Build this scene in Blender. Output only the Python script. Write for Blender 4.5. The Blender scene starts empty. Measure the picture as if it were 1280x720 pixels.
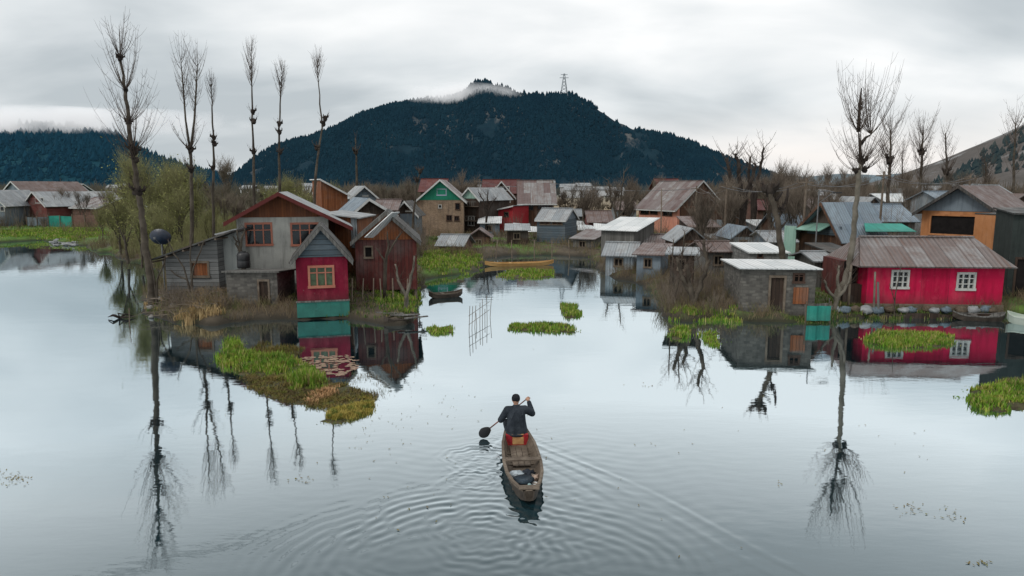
import bpy, math, random
import numpy as np
from mathutils import Vector, Matrix, noise as mn
from mathutils.geometry import tessellate_polygon
rnd = random.Random(11)
S = bpy.context.scene
COL = S.collection
R = math.radians
# ------------------------------------------------------------------ camera model (used to place things at measured spots)
H = 5.5
F = 1280 * 24 / 36.0
PIT = math.atan(125 / F)
CP, SP = math.cos(PIT), math.sin(PIT)
def ray(px, py):
    u = (px - 640) / F; v = (360 - py) / F
    return Vector((u, CP + v * SP, -SP + v * CP))
def at(px, py, Y):
    d = ray(px, py); return Vector((0, 0, H)) + d * (Y / d.y)
def gp(px, py, z=0.0):
    d = ray(px, py); return Vector((0, 0, H)) + d * ((z - H) / d.z)
def Zp(py, Y): return at(640, py, Y).z
# ------------------------------------------------------------------ mesh builder
class MB:
    def __init__(s): s.v = []; s.f = []; s.uv = []
    def face(s, pts, uv=None):
        i = len(s.v); s.v.extend([tuple(p) for p in pts]); s.f.append(tuple(range(i, i + len(pts))))
        if uv is None:
            P = [Vector(p) for p in pts]
            n = Vector((0, 0, 0))
            for a in range(len(P)):
                b = P[(a + 1) % len(P)]; n += P[a].cross(b)
            ax = max(range(3), key=lambda k: abs(n[k]))
            uv = [((p.x, p.y) if ax == 2 else (p.x, p.z) if ax == 1 else (p.y, p.z)) for p in P]
        s.uv.extend(uv)
    def box(s, x0, x1, y0, y1, z0, z1):
        s.obox((x0, y0, z0), (x1 - x0, 0, 0), (0, y1 - y0, 0), (0, 0, z1 - z0))
    def obox(s, o, a, b, c):
        o, a, b, c = Vector(o), Vector(a), Vector(b), Vector(c)
        p = [o, o + a, o + a + b, o + b, o + c, o + a + c, o + a + b + c, o + b + c]
        for q in ((3, 2, 1, 0), (4, 5, 6, 7), (0, 1, 5, 4), (1, 2, 6, 5), (2, 3, 7, 6), (3, 0, 4, 7)):
            s.face([p[k] for k in q])
    def slab(s, p0, p1, p2, p3, t):
        P = [Vector(p) for p in (p0, p1, p2, p3)]
        n = (P[1] - P[0]).cross(P[3] - P[0]).normalized()
        if n.z < 0: n = -n
        T = [p + n * t for p in P]
        U = (P[1] - P[0]); U = U.normalized() if U.length > 0 else Vector((1, 0, 0))
        W = n.cross(U)
        uvf = lambda L: [((q - P[0]).dot(U), (q - P[0]).dot(W)) for q in L]
        s.face(T, uvf(T)); s.face(P[::-1], uvf(P[::-1]))
        for a in range(4):
            b = (a + 1) % 4
            if (P[a] - P[b]).length > 1e-4:
                L = [P[a], P[b], T[b], T[a]]; s.face(L, uvf(L))
    def bar(s, p, q, w, t=None, up=(0, 0, 1)):
        t = t or w; p, q = Vector(p), Vector(q); d = q - p
        if d.length < 1e-5: return
        x = d.cross(Vector(up))
        if x.length < 1e-4: x = d.cross(Vector((1, 0, 0)))
        x.normalize(); y = x.cross(d).normalized()
        s.obox(p - x * w / 2 - y * t / 2, x * w, y * t, d)
    def tube(s, pts, rad, n=5, cap=True):
        pts = [Vector(p) for p in pts]
        base = len(s.v); prev = None
        for i, p in enumerate(pts):
            d = (pts[min(i + 1, len(pts) - 1)] - pts[max(i - 1, 0)])
            d = d.normalized() if d.length > 1e-9 else Vector((0, 0, 1))
            if prev is None:
                x = d.cross(Vector((0.31, 0.17, 0.93)))
                if x.length < .05: x = d.cross(Vector((1, 0, 0)))
            else:
                x = prev - d * prev.dot(d)
            x.normalize(); prev = x; y = d.cross(x)
            r = rad[i] if isinstance(rad, (list, tuple)) else rad
            for k in range(n):
                a = 2 * math.pi * k / n
                s.v.append(tuple(p + x * (math.cos(a) * r) + y * (math.sin(a) * r)))
        for i in range(len(pts) - 1):
            for k in range(n):
                a = base + i * n + k; b = base + i * n + (k + 1) % n
                s.f.append((a, b, b + n, a + n)); s.uv.extend([(k / n, i), ((k + 1) / n, i), ((k + 1) / n, i + 1), (k / n, i + 1)])
        if cap and n > 3:
            s.f.append(tuple(base + k for k in range(n))[::-1]); s.uv.extend([(0, 0)] * n)
            e = base + (len(pts) - 1) * n
            s.f.append(tuple(e + k for k in range(n))); s.uv.extend([(0, 0)] * n)
    def blob(s, c, rx, ry, rz, seed=0, amp=.25, nu=9, nv=6, fr=1.7):
        base = len(s.v); c = Vector(c)
        for j in range(nv + 1):
            th = math.pi * j / nv
            for i in range(nu):
                ph = 2 * math.pi * i / nu
                d = Vector((math.sin(th) * math.cos(ph), math.sin(th) * math.sin(ph), math.cos(th)))
                k = 1 + amp * mn.noise(d * fr + Vector((seed, seed * .7, 0)))*2
                s.v.append((c.x + d.x * rx * k, c.y + d.y * ry * k, c.z + d.z * rz * k))
        for j in range(nv):
            for i in range(nu):
                a = base + j * nu + i; b = base + j * nu + (i + 1) % nu
                s.f.append((a, a + nu, b + nu, b)); s.uv.extend([(i / nu, j / nv), (i / nu, (j + 1) / nv), ((i + 1) / nu, (j + 1) / nv), ((i + 1) / nu, j / nv)])
    def build(s, name, mat, parent=None, smooth=False, loc=None, rz=0):
        me = bpy.data.meshes.new(name)
        me.from_pydata(s.v, [], s.f)
        u = me.uv_layers.new(name='UVMap')
        u.data.foreach_set('uv', np.array(s.uv, dtype=np.float32).ravel())
        if smooth: me.polygons.foreach_set('use_smooth', [True] * len(me.polygons))
        me.materials.append(mat)
        me.update()
        o = bpy.data.objects.new(name, me); COL.objects.link(o)
        if parent: o.parent = parent
        if loc is not None: o.location = loc; o.rotation_euler = (0, 0, rz)
        return o
def tag(o, label=None, cat=None, group=None, kind=None):
    if label: o['label'] = label
    if cat: o['category'] = cat
    if group: o['group'] = group
    if kind: o['kind'] = kind
    return o
def thing(name, label, cat, loc=(0, 0, 0), rz=0, group=None):
    o = bpy.data.objects.new(name, None); COL.objects.link(o)
    o.location = loc; o.rotation_euler = (0, 0, rz); o.empty_display_size = .3
    return tag(o, label, cat, group)
def copy_tree(o, loc=None, rz=None, sc=None, label=None, group=None, parent=None):
    c = o.copy(); COL.objects.link(c); c.parent = parent
    if loc is not None: c.location = loc
    if rz is not None: c.rotation_euler = (0, 0, rz)
    if sc is not None: c.scale = sc
    if label: c['label'] = label
    if group: c['group'] = group
    for ch in list(o.children): copy_tree(ch, parent=c)
    return c
# ------------------------------------------------------------------ materials
class NT:
    def __init__(s, name):
        s.m = bpy.data.materials.new(name); s.m.use_nodes = True
        s.n = s.m.node_tree.nodes; s.l = s.m.node_tree.links
        s.b = s.n['Principled BSDF']; s.tc = s.n.new('ShaderNodeTexCoord')
    def lk(s, a, b): s.l.new(a, b)
    def val(s, sock, v):
        if isinstance(v, bpy.types.NodeSocket): s.l.new(v, sock)
        else: sock.default_value = v
    def math(s, op, a, b=0.0, c=None, clamp=False):
        n = s.n.new('ShaderNodeMath'); n.operation = op; n.use_clamp = clamp
        s.val(n.inputs[0], a); s.val(n.inputs[1], b)
        if c is not None: s.val(n.inputs[2], c)
        return n.outputs[0]
    def mix(s, f, a, b, blend='MIX'):
        n = s.n.new('ShaderNodeMix'); n.data_type = 'RGBA'; n.blend_type = blend
        s.val(n.inputs[0], f)
        s.val(n.inputs[6], a if isinstance(a, bpy.types.NodeSocket) else (*a, 1)); s.val(n.inputs[7], b if isinstance(b, bpy.types.NodeSocket) else (*b, 1))
        return n.outputs[2]
    def mapp(s, src, scale=(1, 1, 1), loc=(0, 0, 0)):
        n = s.n.new('ShaderNodeMapping'); n.inputs['Scale'].default_value = scale; n.inputs['Location'].default_value = loc
        s.l.new(src, n.inputs[0]); return n.outputs[0]
    def noise(s, src, scale=1, det=4, rough=.6, lo=None, hi=None, dist=0):
        n = s.n.new('ShaderNodeTexNoise'); n.inputs['Scale'].default_value = scale; n.inputs['Detail'].default_value = det
        n.inputs['Roughness'].default_value = rough; n.inputs['Distortion'].default_value = dist
        s.l.new(src, n.inputs['Vector']); o = n.outputs[0]
        return o if lo is None else s.rng(o, lo, hi)
    def rng(s, o, lo, hi, a=0.0, b=1.0):
        r = s.n.new('ShaderNodeMapRange'); s.l.new(o, r.inputs[0])
        r.inputs[1].default_value = lo; r.inputs[2].default_value = hi; r.inputs[3].default_value = a; r.inputs[4].default_value = b
        return r.outputs[0]
    def sep(s, v):
        n = s.n.new('ShaderNodeSeparateXYZ'); s.l.new(v, n.inputs[0]); return n.outputs
    def comb(s, x, y, z=0.0):
        n = s.n.new('ShaderNodeCombineXYZ'); s.val(n.inputs[0], x); s.val(n.inputs[1], y); s.val(n.inputs[2], z); return n.outputs[0]
    def white(s, v):
        n = s.n.new('ShaderNodeTexWhiteNoise'); n.noise_dimensions = '3D'; s.l.new(v, n.inputs['Vector']); return n.outputs[0]
    def objrand(s):
        n = s.n.new('ShaderNodeObjectInfo'); return n.outputs['Random']
    def bump(s, h, strength=.4, dist=.02):
        n = s.n.new('ShaderNodeBump'); n.inputs['Strength'].default_value = strength; n.inputs['Distance'].default_value = dist
        s.l.new(h, n.inputs['Height']); s.l.new(n.outputs[0], s.b.inputs['Normal'])
    def out(s, col, rough=.8, metal=0.0, spec=.3):
        s.val(s.b.inputs['Base Color'], col if isinstance(col, bpy.types.NodeSocket) else (*col, 1))
        s.val(s.b.inputs['Roughness'], rough); s.val(s.b.inputs['Metallic'], metal)
        s.b.inputs['Specular IOR Level'].default_value = spec
        return s.m
DK = .84
def weath(name, c1, c2, sc=1.2, rough=.85, grime=.6, bump=.3, spec=.25, seam=0):
    c1 = tuple(k * DK for k in c1); c2 = tuple(k * DK for k in c2)
    t = NT(name); uv = t.tc.outputs['UV']
    p = t.comb(*[t.sep(uv)[0], t.sep(uv)[1]], t.math('MULTIPLY', t.objrand(), 40))
    n1 = t.noise(p, sc, 6, .65, .35, .65)
    st = t.noise(t.mapp(p, (5, .5, 1)), 1, 4, .6, .48, .72)
    fine = t.noise(p, 22, 3, .7)
    c = t.mix(n1, c1, c2)
    c = t.mix(t.math('MULTIPLY', st, grime), c, tuple(k * .35 for k in c1))
    c = t.mix(t.rng(fine, .3, .7, 0, .35), c, tuple(k * .6 for k in c2))
    if seam:
        us = t.math('DIVIDE', t.sep(uv)[0], seam); wn = t.white(t.comb(t.math('FLOOR', us), 3.0, 0))
        c = t.mix(t.math('MULTIPLY', wn, .28), c, tuple(k * .55 for k in c1)); c = t.mix(t.math('MULTIPLY', t.math('LESS_THAN', t.math('FRACT', us), .012), .8), c, (.05, .01, .02))
        fd = t.noise(t.mapp(p, (1, .35, 1)), 1.6, 6, .7, .5, .72); c = t.mix(t.math('MULTIPLY', fd, .35), c, (.50, .10, .13))
        sp_ = t.noise(p, 9, 5, .75, .66, .7); c = t.mix(t.math('MULTIPLY', sp_, .6), c, (.20, .16, .14))
    hgt = t.sep(uv)[1]; blot = t.noise(p, 2.3, 5, .7)
    tide = t.math('MULTIPLY', t.rng(t.math('ADD', hgt, t.math('MULTIPLY', blot, .9)), .95, .25), t.math('LESS_THAN', hgt, 1.2))
    c = t.mix(t.math('MULTIPLY', tide, grime), c, (.035, .035, .03))
    c = t.mix(t.math('MULTIPLY', t.rng(blot, .58, .68), grime * .45), c, tuple(min(1, k * .75 + .05) for k in c2))
    t.bump(fine, bump, .015)
    return t.out(c, rough, 0, spec)
def tin(name, c1, c2, rust=.3, rib=.18, rc=(.13, .055, .03), rough=.5, metal=.35, bmp=.6):
    c1 = tuple(k * DK for k in c1); c2 = tuple(k * .92 for k in c2)
    t = NT(name); s = t.sep(t.tc.outputs['UV']); u, v = s[0], s[1]
    r = t.math('MULTIPLY', t.objrand(), 50)
    cell = t.comb(t.math('FLOOR', t.math('DIVIDE', u, .78)), t.math('FLOOR', t.math('DIVIDE', t.math('ADD', v, r), 2.1)), r)
    w = t.white(cell)
    p = t.comb(u, v, r)
    c = t.mix(w, c1, c2)
    n1 = t.noise(p, 1.3, 5, .7, .42, .62)
    st = t.noise(t.mapp(p, (7, .45, 1)), 1, 5, .65, .5, .66)
    rs = t.math('MULTIPLY', t.math('MAXIMUM', t.math('MULTIPLY', n1, w), st), rust, clamp=True)
    c = t.mix(rs, c, rc)
    seam = t.math('LESS_THAN', t.math('FRACT', t.math('DIVIDE', u, .78)), .05)
    c = t.mix(t.math('MULTIPLY', seam, .55), c, tuple(k * .3 for k in c1))
    rb = t.math('SINE', t.math('MULTIPLY', u, 2 * math.pi / rib))
    c = t.mix(t.rng(rb, -1, 1, .28, 0), c, tuple(k * .35 for k in c1))
    t.bump(t.math('ADD', rb, t.noise(p, 8, 3)), bmp, .02)
    return t.out(c, t.rng(n1, 0, 1, rough, .8), metal, .4)
def planks(name, c1, c2, w=.16, horiz=False, rough=.85, gap=.09, grey=.3):
    c1 = tuple(k * .72 for k in c1); c2 = tuple(k * DK for k in c2)
    t = NT(name); s = t.sep(t.tc.outputs['UV']); u, v = (s[1], s[0]) if horiz else (s[0], s[1])
    r = t.math('MULTIPLY', t.objrand(), 30)
    uu = t.math('DIVIDE', u, w)
    wn = t.white(t.comb(t.math('FLOOR', uu), r, 0))
    c = t.mix(wn, c1, c2)
    gr = t.noise(t.mapp(t.comb(u, v, r), (28, 1.6, 1)), 1, 4, .7)
    c = t.mix(t.rng(gr, .3, .75, 0, .7), c, tuple(k * .45 for k in c1))
    g2 = t.noise(t.comb(u, v, r), .9, 4, .6, .45, .7)
    c = t.mix(t.math('MULTIPLY', g2, grey), c, (.16, .16, .15))
    gp_ = t.math('LESS_THAN', t.math('FRACT', uu), gap)
    c = t.mix(t.math('MULTIPLY', gp_, .85), c, (.01, .008, .007))
    t.bump(t.math('SUBTRACT', gr, gp_), .5, .015)
    return t.out(c, rough)
def brick(name, c1, c2, mortar, sc=1.0, bw=.24, bh=.08, ms=.012, rough=.9):
    c1 = tuple(k * DK for k in c1); c2 = tuple(k * .7 for k in c2)
    t = NT(name); b = t.n.new('ShaderNodeTexBrick'); uv = t.tc.outputs['UV']
    wob = t.n.new('ShaderNodeVectorMath'); wob.operation = 'ADD'
    nn = t.n.new('ShaderNodeTexNoise'); nn.inputs['Scale'].default_value = 3; t.l.new(uv, nn.inputs[0])
    sc_ = t.n.new('ShaderNodeVectorMath'); sc_.operation = 'SCALE'; sc_.inputs['Scale'].default_value = .12 if bh > .1 else .012
    t.l.new(nn.outputs[1], sc_.inputs[0]); t.l.new(uv, wob.inputs[0]); t.l.new(sc_.outputs[0], wob.inputs[1])
    t.l.new(wob.outputs[0], b.inputs[0])
    b.inputs['Color1'].default_value = (*c1, 1); b.inputs['Color2'].default_value = (*c2, 1); b.inputs['Mortar'].default_value = (*mortar, 1)
    b.inputs['Scale'].default_value = sc; b.inputs['Mortar Size'].default_value = ms; b.inputs['Brick Width'].default_value = bw; b.inputs['Row Height'].default_value = bh
    n1 = t.noise(uv, .8, 5, .65, .4, .7); st = t.noise(t.mapp(uv, (4, .5, 1)), 1, 4, .6, .5, .7)
    c = t.mix(t.math('MULTIPLY', n1, .5), b.outputs[0], tuple(k * .4 for k in c1))
    c = t.mix(t.math('MULTIPLY', st, .5), c, (.03, .03, .028))
    t.bump(t.math('SUBTRACT', t.noise(uv, 20, 3), b.outputs[1]), .5, .02)
    return t.out(c, rough)
def organic(name, c1, c2, sc=3, rough=.85, bump=.0, rand=.0, coords='Object', c3=None, isl=None):
    t = NT(name); o = t.tc.outputs[coords]
    c = t.mix(t.noise(o, sc, 4, .6, .38, .62), c1, c2)
    if c3: c = t.mix(t.noise(o, sc * 5.3, 2, .6, .5, .65), c, c3)
    if rand: c = t.mix(t.math('MULTIPLY', t.objrand(), rand), c, tuple(k * .45 for k in c1))
    if isl:
        g = t.n.new('ShaderNodeNewGeometry'); ri = g.outputs['Random Per Island']
        c = t.mix(t.rng(ri, .0, .6, .38, 0), c, tuple(k * .35 for k in c1)); c = t.mix(t.rng(ri, .80, .86, 0, .85), c, isl)
    if bump: t.bump(t.noise(o, sc * 6, 4, .7), bump, .03)
    return t.out(c, rough, 0, .2)
def gloss(name, c, rough=.15, spec=.5):
    t = NT(name); return t.out(t.mix(t.noise(t.tc.outputs['Object'], 4, 3, .6, .35, .65), c, tuple(k * .5 for k in c)), rough, 0, spec)

m = {}
m['concrete'] = weath('concrete_plaster', (.38, .385, .355), (.54, .54, .50), .9, .9, .75)
m['concrete_lt'] = weath('pale_plaster', (.36, .40, .39), (.46, .48, .46), 1.1, .9, .7)
m['salmon'] = weath('salmon_plaster', (.62, .26, .18), (.72, .34, .25), 1.0, .85, .5)
m['magenta'] = weath('magenta_paint', (.53, .006, .055), (.62, .012, .075), .6, .75, .62, .2, .15, 1.15)
m['maroon'] = weath('maroon_paint', (.17, .006, .025), (.24, .012, .038), .7, .75, .6, .2, .15, 1.1)
m['maroon_wall'] = planks('maroon_boards', (.17, .045, .04), (.24, .07, .06), .2, True)
m['red_wall'] = weath('red_sheet', (.38, .02, .03), (.46, .04, .05), .8, .7, .5)
m['mint'] = weath('mint_sheet', (.28, .48, .40), (.38, .56, .47), .9, .75, .5)
m['teal'] = weath('turquoise_tarp', (.02, .25, .20), (.04, .34, .27), 1.6, .55, .45)
m['green'] = weath('green_paint', (.01, .17, .10), (.015, .23, .14), 1.0, .7, .3)
m['greyblue'] = weath('greyblue_sheet', (.15, .19, .23), (.22, .27, .31), 1.0, .7, .5)
m['bluewall'] = planks('blue_boards', (.10, .14, .17), (.16, .21, .25), .22, True)
m['orange_wood'] = planks('orange_boards', (.26, .085, .03), (.36, .13, .05), .14)
m['orange_wall'] = weath('orange_plaster', (.46, .19, .07), (.56, .26, .12), 1.2, .85, .5)
m['gable_brown'] = planks('gable_boards', (.17, .055, .022), (.25, .085, .032), .13, False, .8, .07, .12)
m['brown_wood'] = planks('brown_boards', (.10, .05, .03), (.17, .085, .05), .15)
m['dark_wood'] = planks('dark_boards', (.045, .028, .02), (.085, .055, .04), .16)
m['redbrown'] = planks('redbrown_boards', (.10, .02, .018), (.15, .035, .028), .18)
m['grey_wood'] = planks('grey_boards', (.16, .165, .165), (.27, .275, .27), .19, True, .85, .1, .2)
m['grey_wood_v'] = planks('weathered_boards', (.13, .125, .115), (.24, .235, .22), .14, False)
m['timber'] = organic('old_timber', (.10, .075, .055), (.17, .14, .11), 2, .85, .4)
m['brick'] = brick('tan_brick', (.36, .235, .14), (.26, .15, .09), (.33, .28, .22))
m['brick_red'] = brick('red_brick', (.26, .11, .075), (.18, .075, .055), (.2, .17, .15))
m['stone'] = brick('stone_wall', (.19, .18, .16), (.085, .08, .075), (.10, .095, .085), 1, .27, .13, .018)
m['block'] = brick('grey_block', (.24, .24, .23), (.17, .175, .17), (.10, .10, .095), 1, .4, .2, .02)
m['tin_grey'] = tin('tin_grey', (.30, .33, .35), (.42, .45, .46), .35)
m['tin_blue'] = tin('tin_blue', (.17, .225, .28), (.27, .34, .39), .25)
m['tin_brown'] = tin('tin_brown', (.155, .115, .105), (.22, .185, .18), .55)
m['tin_magenta_roof'] = tin('tin_weathered', (.205, .165, .155), (.29, .285, .285), .55, .2)
m['tin_mix'] = tin('tin_patchy', (.17, .12, .115), (.36, .38, .38), .65)
m['tin_white'] = tin('tin_white', (.62, .66, .67), (.78, .80, .80), .12, .2, (.3, .25, .2), .45, .1)
m['tin_maroon'] = tin('tin_maroon', (.11, .03, .03), (.15, .045, .04), .25)
m['tin_dark'] = tin('tin_dark', (.05, .055, .055), (.09, .095, .09), .3)
m['tin_green'] = tin('tin_green', (.16, .34, .28), (.25, .46, .38), .2)
m['tin_sheet_v'] = tin('tin_sheet', (.26, .31, .34), (.38, .43, .46), .35)
m['trim_red'] = weath('roof_trim_red', (.10, .018, .016), (.14, .028, .024), 2, .7, .3)
m['trim_white'] = weath('white_trim', (.55, .56, .55), (.70, .71, .70), 2, .7, .4)
m['frame_salmon'] = weath('salmon_frame', (.42, .15, .10), (.52, .21, .14), 3, .65, .2)
m['frame_white'] = weath('white_frame', (.44, .44, .41), (.60, .60, .57), 3, .65, .25)
m['frame_dark'] = weath('dark_frame', (.06, .035, .025), (.09, .05, .035), 3, .7, .2)
m['frame_lilac'] = weath('lilac_frame', (.38, .40, .58), (.5, .52, .66), 3, .7, .2)
m['pane'] = gloss('window_glass', (.018, .022, .026), .08, .6)
m['pane_green'] = gloss('curtained_glass', (.10, .15, .08), .2)
m['black'] = gloss('black_plastic', (.010, .010, .012), .45)
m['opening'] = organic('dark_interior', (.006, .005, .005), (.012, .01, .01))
m['dish'] = gloss('dish_paint', (.012, .022, .045), .4)
m['bark'] = organic('bark', (.045, .036, .028), (.095, .08, .062), 2.2, .9, .6, .2)
m['bark_lt'] = organic('pale_bark', (.10, .09, .07), (.19, .17, .14), 2.0, .9, .6, .2)
m['bark_dk'] = organic('dark_bark', (.022, .017, .015), (.045, .036, .03), 2.5, .9, .6)
m['twig'] = organic('twigs', (.05, .036, .028), (.085, .062, .048), 1.5, .9)
m['twig_brown'] = organic('brown_twigs', (.125, .10, .078), (.21, .175, .14), 1.0, .95, 0, .5)
m['twig_olive'] = organic('olive_twigs', (.17, .165, .075), (.26, .25, .12), .7, .95, 0, .4)
m['leaf_olive'] = organic('willow_leaves', (.23, .25, .07), (.34, .34, .13), .6, .85, 0, .45, 'Object', (.09, .11, .03))
m['grass'] = organic('grass_blades', (.05, .10, .018), (.10, .15, .03), .5, .8, 0, 0, 'Object', (.17, .155, .06), (.26, .20, .11))
m['grass_lush'] = organic('lush_grass', (.085, .20, .016), (.20, .33, .03), .9, .75, 0, 0, 'Object', (.30, .30, .06), (.34, .28, .12))
m['grass_dry'] = organic('dry_reeds', (.30, .20, .09), (.42, .31, .16), 1.2, .9)
m['weed'] = organic('water_weed', (.085, .065, .028), (.17, .13, .04), .8, .9, .0, 0, 'Object', (.13, .135, .03))
m['weed_yellow'] = organic('yellow_weed', (.26, .22, .04), (.34, .27, .07), 1.2, .9, 0, 0, 'Object', (.12, .15, .03))
m['weed_orange'] = organic('dead_leaves', (.34, .19, .09), (.45, .28, .15), 2, .9)
m['pad'] = organic('lily_pad', (.17, .10, .075), (.30, .19, .15), 3, .5, 0, 0, 'Object', (.20, .19, .10))
m['scrub'] = organic('scrub', (.10, .075, .045), (.17, .13, .08), .25, .95, 0, 0, 'Object', (.10, .11, .04))
m['sack'] = weath('sack_cloth', (.26, .275, .285), (.42, .435, .44), 3, .7, .5)
m['boat_wood'] = organic('boat_wood', (.08, .062, .047), (.165, .135, .105), 2.2, .75, .5, 0, 'Object', (.09, .07, .055))
m['boat_dark'] = organic('wet_boat_wood', (.035, .028, .022), (.075, .06, .048), 3, .6, .4)
m['boat_tan'] = organic('tan_boat_wood', (.36, .20, .07), (.46, .28, .11), 1.5, .7, .2)
m['boat_pale'] = organic('pale_boat_paint', (.34, .40, .34), (.45, .50, .44), 1.5, .7, .2)
m['rock'] = organic('stones', (.13, .125, .12), (.26, .255, .24), 2, .9, .5)
m['metal'] = organic('galvanised_metal', (.10, .105, .11), (.16, .165, .17), 3, .5)
m['white_far'] = weath('far_white_wall', (.62, .64, .66), (.75, .77, .78), .1, .9, .1)
# ------------------------------------------------------------------ render, camera, world, sun
cam = bpy.data.cameras.new('camera'); cam.lens = 24; cam.sensor_width = 36; cam.clip_end = 9000; cam.clip_start = .1
co = bpy.data.objects.new('camera', cam); COL.objects.link(co); co.location = (0, 0, H); co.rotation_euler = (math.pi / 2 - PIT, 0, 0)
S.camera = co
S.view_settings.view_transform = 'Standard'; S.view_settings.look = 'None'; S.view_settings.exposure = 0
W = bpy.data.worlds.new('World'); S.world = W; W.use_nodes = True
def world():
    nt = W.node_tree; n = nt.nodes; l = nt.links
    for x in list(n): n.remove(x)
    out = n.new('ShaderNodeOutputWorld')
    tc = n.new('ShaderNodeTexCoord')
    sky = n.new('ShaderNodeTexSky'); sky.sky_type = 'NISHITA'; sky.sun_disc = False
    sky.sun_elevation = R(38); sky.sun_rotation = R(-40); sky.air_density = 1; sky.dust_density = 3
    bg1 = n.new('ShaderNodeBackground'); bg1.inputs[1].default_value = .07; l.new(sky.outputs[0], bg1.inputs[0])
    sep = n.new('ShaderNodeSeparateXYZ'); l.new(tc.outputs['Generated'], sep.inputs[0])
    def mth(op, a, b=0.0, c=None, clamp=False):
        q = n.new('ShaderNodeMath'); q.operation = op; q.use_clamp = clamp
        for i, v in enumerate((a, b, c)):
            if v is None: continue
            if isinstance(v, bpy.types.NodeSocket): l.new(v, q.inputs[i])
            else: q.inputs[i].default_value = v
        return q.outputs[0]
    zc = mth('MAXIMUM', sep.outputs[2], 0.0); dz = mth('ADD', zc, .30)
    cb = n.new('ShaderNodeCombineXYZ'); l.new(mth('DIVIDE', sep.outputs[0], dz), cb.inputs[0]); l.new(mth('DIVIDE', sep.outputs[1], dz), cb.inputs[1])
    def nz(scale, loc, det=5, rough=.5, sc=(1, 1, 1), dist=0):
        mp = n.new('ShaderNodeMapping'); mp.inputs['Location'].default_value = loc; mp.inputs['Scale'].default_value = sc
        l.new(cb.outputs[0], mp.inputs[0]); q = n.new('ShaderNodeTexNoise'); q.inputs['Scale'].default_value = scale
        q.inputs['Detail'].default_value = det; q.inputs['Roughness'].default_value = rough; q.inputs['Distortion'].default_value = dist
        l.new(mp.outputs[0], q.inputs['Vector']); return q.outputs[0]
    a = nz(.75, (3.1, 7.7, 0), 4, .45, (.9, 1.1, 1), .2); b = nz(2.0, (1.3, 2.2, 0), 5, .5, (.7, 1.2, 1), .3)
    s = mth('ADD', mth('MULTIPLY', a, .68), mth('MULTIPLY', b, .32))
    # brighter towards the left and the zenith, greyer low on the left
    s = mth('ADD', s, mth('MULTIPLY', mth('MINIMUM', zc, .5), .30))
    s = mth('ADD', s, mth('MULTIPLY', sep.outputs[0], -.07))
    rp = n.new('ShaderNodeValToRGB'); l.new(s, rp.inputs[0])
    e = rp.color_ramp.elements; e[0].position = .43; e[0].color = (.50, .55, .58, 1); e[1].position = .62; e[1].color = (.97, .98, .98, 1)
    x = e.new(.52); x.color = (.72, .76, .78, 1)
    # pale, slightly warm gap in the cloud low on the right
    wm = n.new('ShaderNodeMix'); wm.data_type = 'RGBA'; l.new(rp.outputs[0], wm.inputs[6]); wm.inputs[7].default_value = (.95, .90, .86, 1)
    hz = mth('SUBTRACT', 1.0, mth('MULTIPLY', mth('ABSOLUTE', mth('SUBTRACT', sep.outputs[2], .035)), 13), None, True)
    rx = mth('MULTIPLY', mth('ADD', sep.outputs[0], .45), 1.15, None, True)
    l.new(mth('MULTIPLY', mth('MULTIPLY', hz, rx), mth('MULTIPLY', b, 1.5, None, True)), wm.inputs[0])
    bg2 = n.new('ShaderNodeBackground'); bg2.inputs[1].default_value = 1.08; l.new(wm.outputs[2], bg2.inputs[0])
    mx = n.new('ShaderNodeMixShader'); mx.inputs[0].default_value = .94
    l.new(bg1.outputs[0], mx.inputs[1]); l.new(bg2.outputs[0], mx.inputs[2]); l.new(mx.outputs[0], out.inputs[0])
world()
sl = bpy.data.lights.new('sun', 'SUN'); sl.energy = 1.2; sl.angle = R(14); sl.color = (1, .96, .90)
so = bpy.data.objects.new('sun', sl); COL.objects.link(so); so.rotation_euler = (R(52), 0, R(-140)); so.location = (0, 0, 60)
sd = Vector((math.sin(R(-40)) * math.cos(R(38)), math.cos(R(-40)) * math.cos(R(38)), math.sin(R(38))))
sd = Vector((-.55, -.45, .75)).normalized()
so.rotation_euler = sd.to_track_quat('Z', 'Y').to_euler()
for nd in W.node_tree.nodes:
    if nd.type == 'TEX_SKY': nd.sun_elevation = math.asin(sd.z); nd.sun_rotation = math.atan2(sd.x, sd.y)
# ------------------------------------------------------------------ ground sheet with shoreline
def poly_px(L): return np.array([[*gp(x, y)[:2]] for x, y in L])
LAND = [
 # everything beyond the lake and the left village tongue
 [(-900, 300), (-200, 301), (0, 303), (50, 300), (100, 306), (128, 316), (152, 322), (186, 332), (205, 345), (200, 358), (182, 372), (181, 384), (190, 394), (222, 405), (262, 407), (292, 402),
  (340, 400), (368, 399), (430, 399), (470, 402), (498, 408), (516, 400), (524, 372), (528, 350), (560, 345), (588, 342), (600, 333), (612, 322), (650, 319), (700, 319), (738, 322),
  (748, 340), (770, 348), (800, 352), (826, 372), (836, 396), (850, 402), (886, 398), (925, 402), (1020, 402), (1050, 398), (1090, 397), (1180, 396), (1262, 396), (1330, 400), (1900, 420),
  (2600, 420), (9000, 260), (9000, 236.2), (-9000, 236.2), (-9000, 262)],
]
LW = [poly_px(p) for p in LAND]
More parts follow.
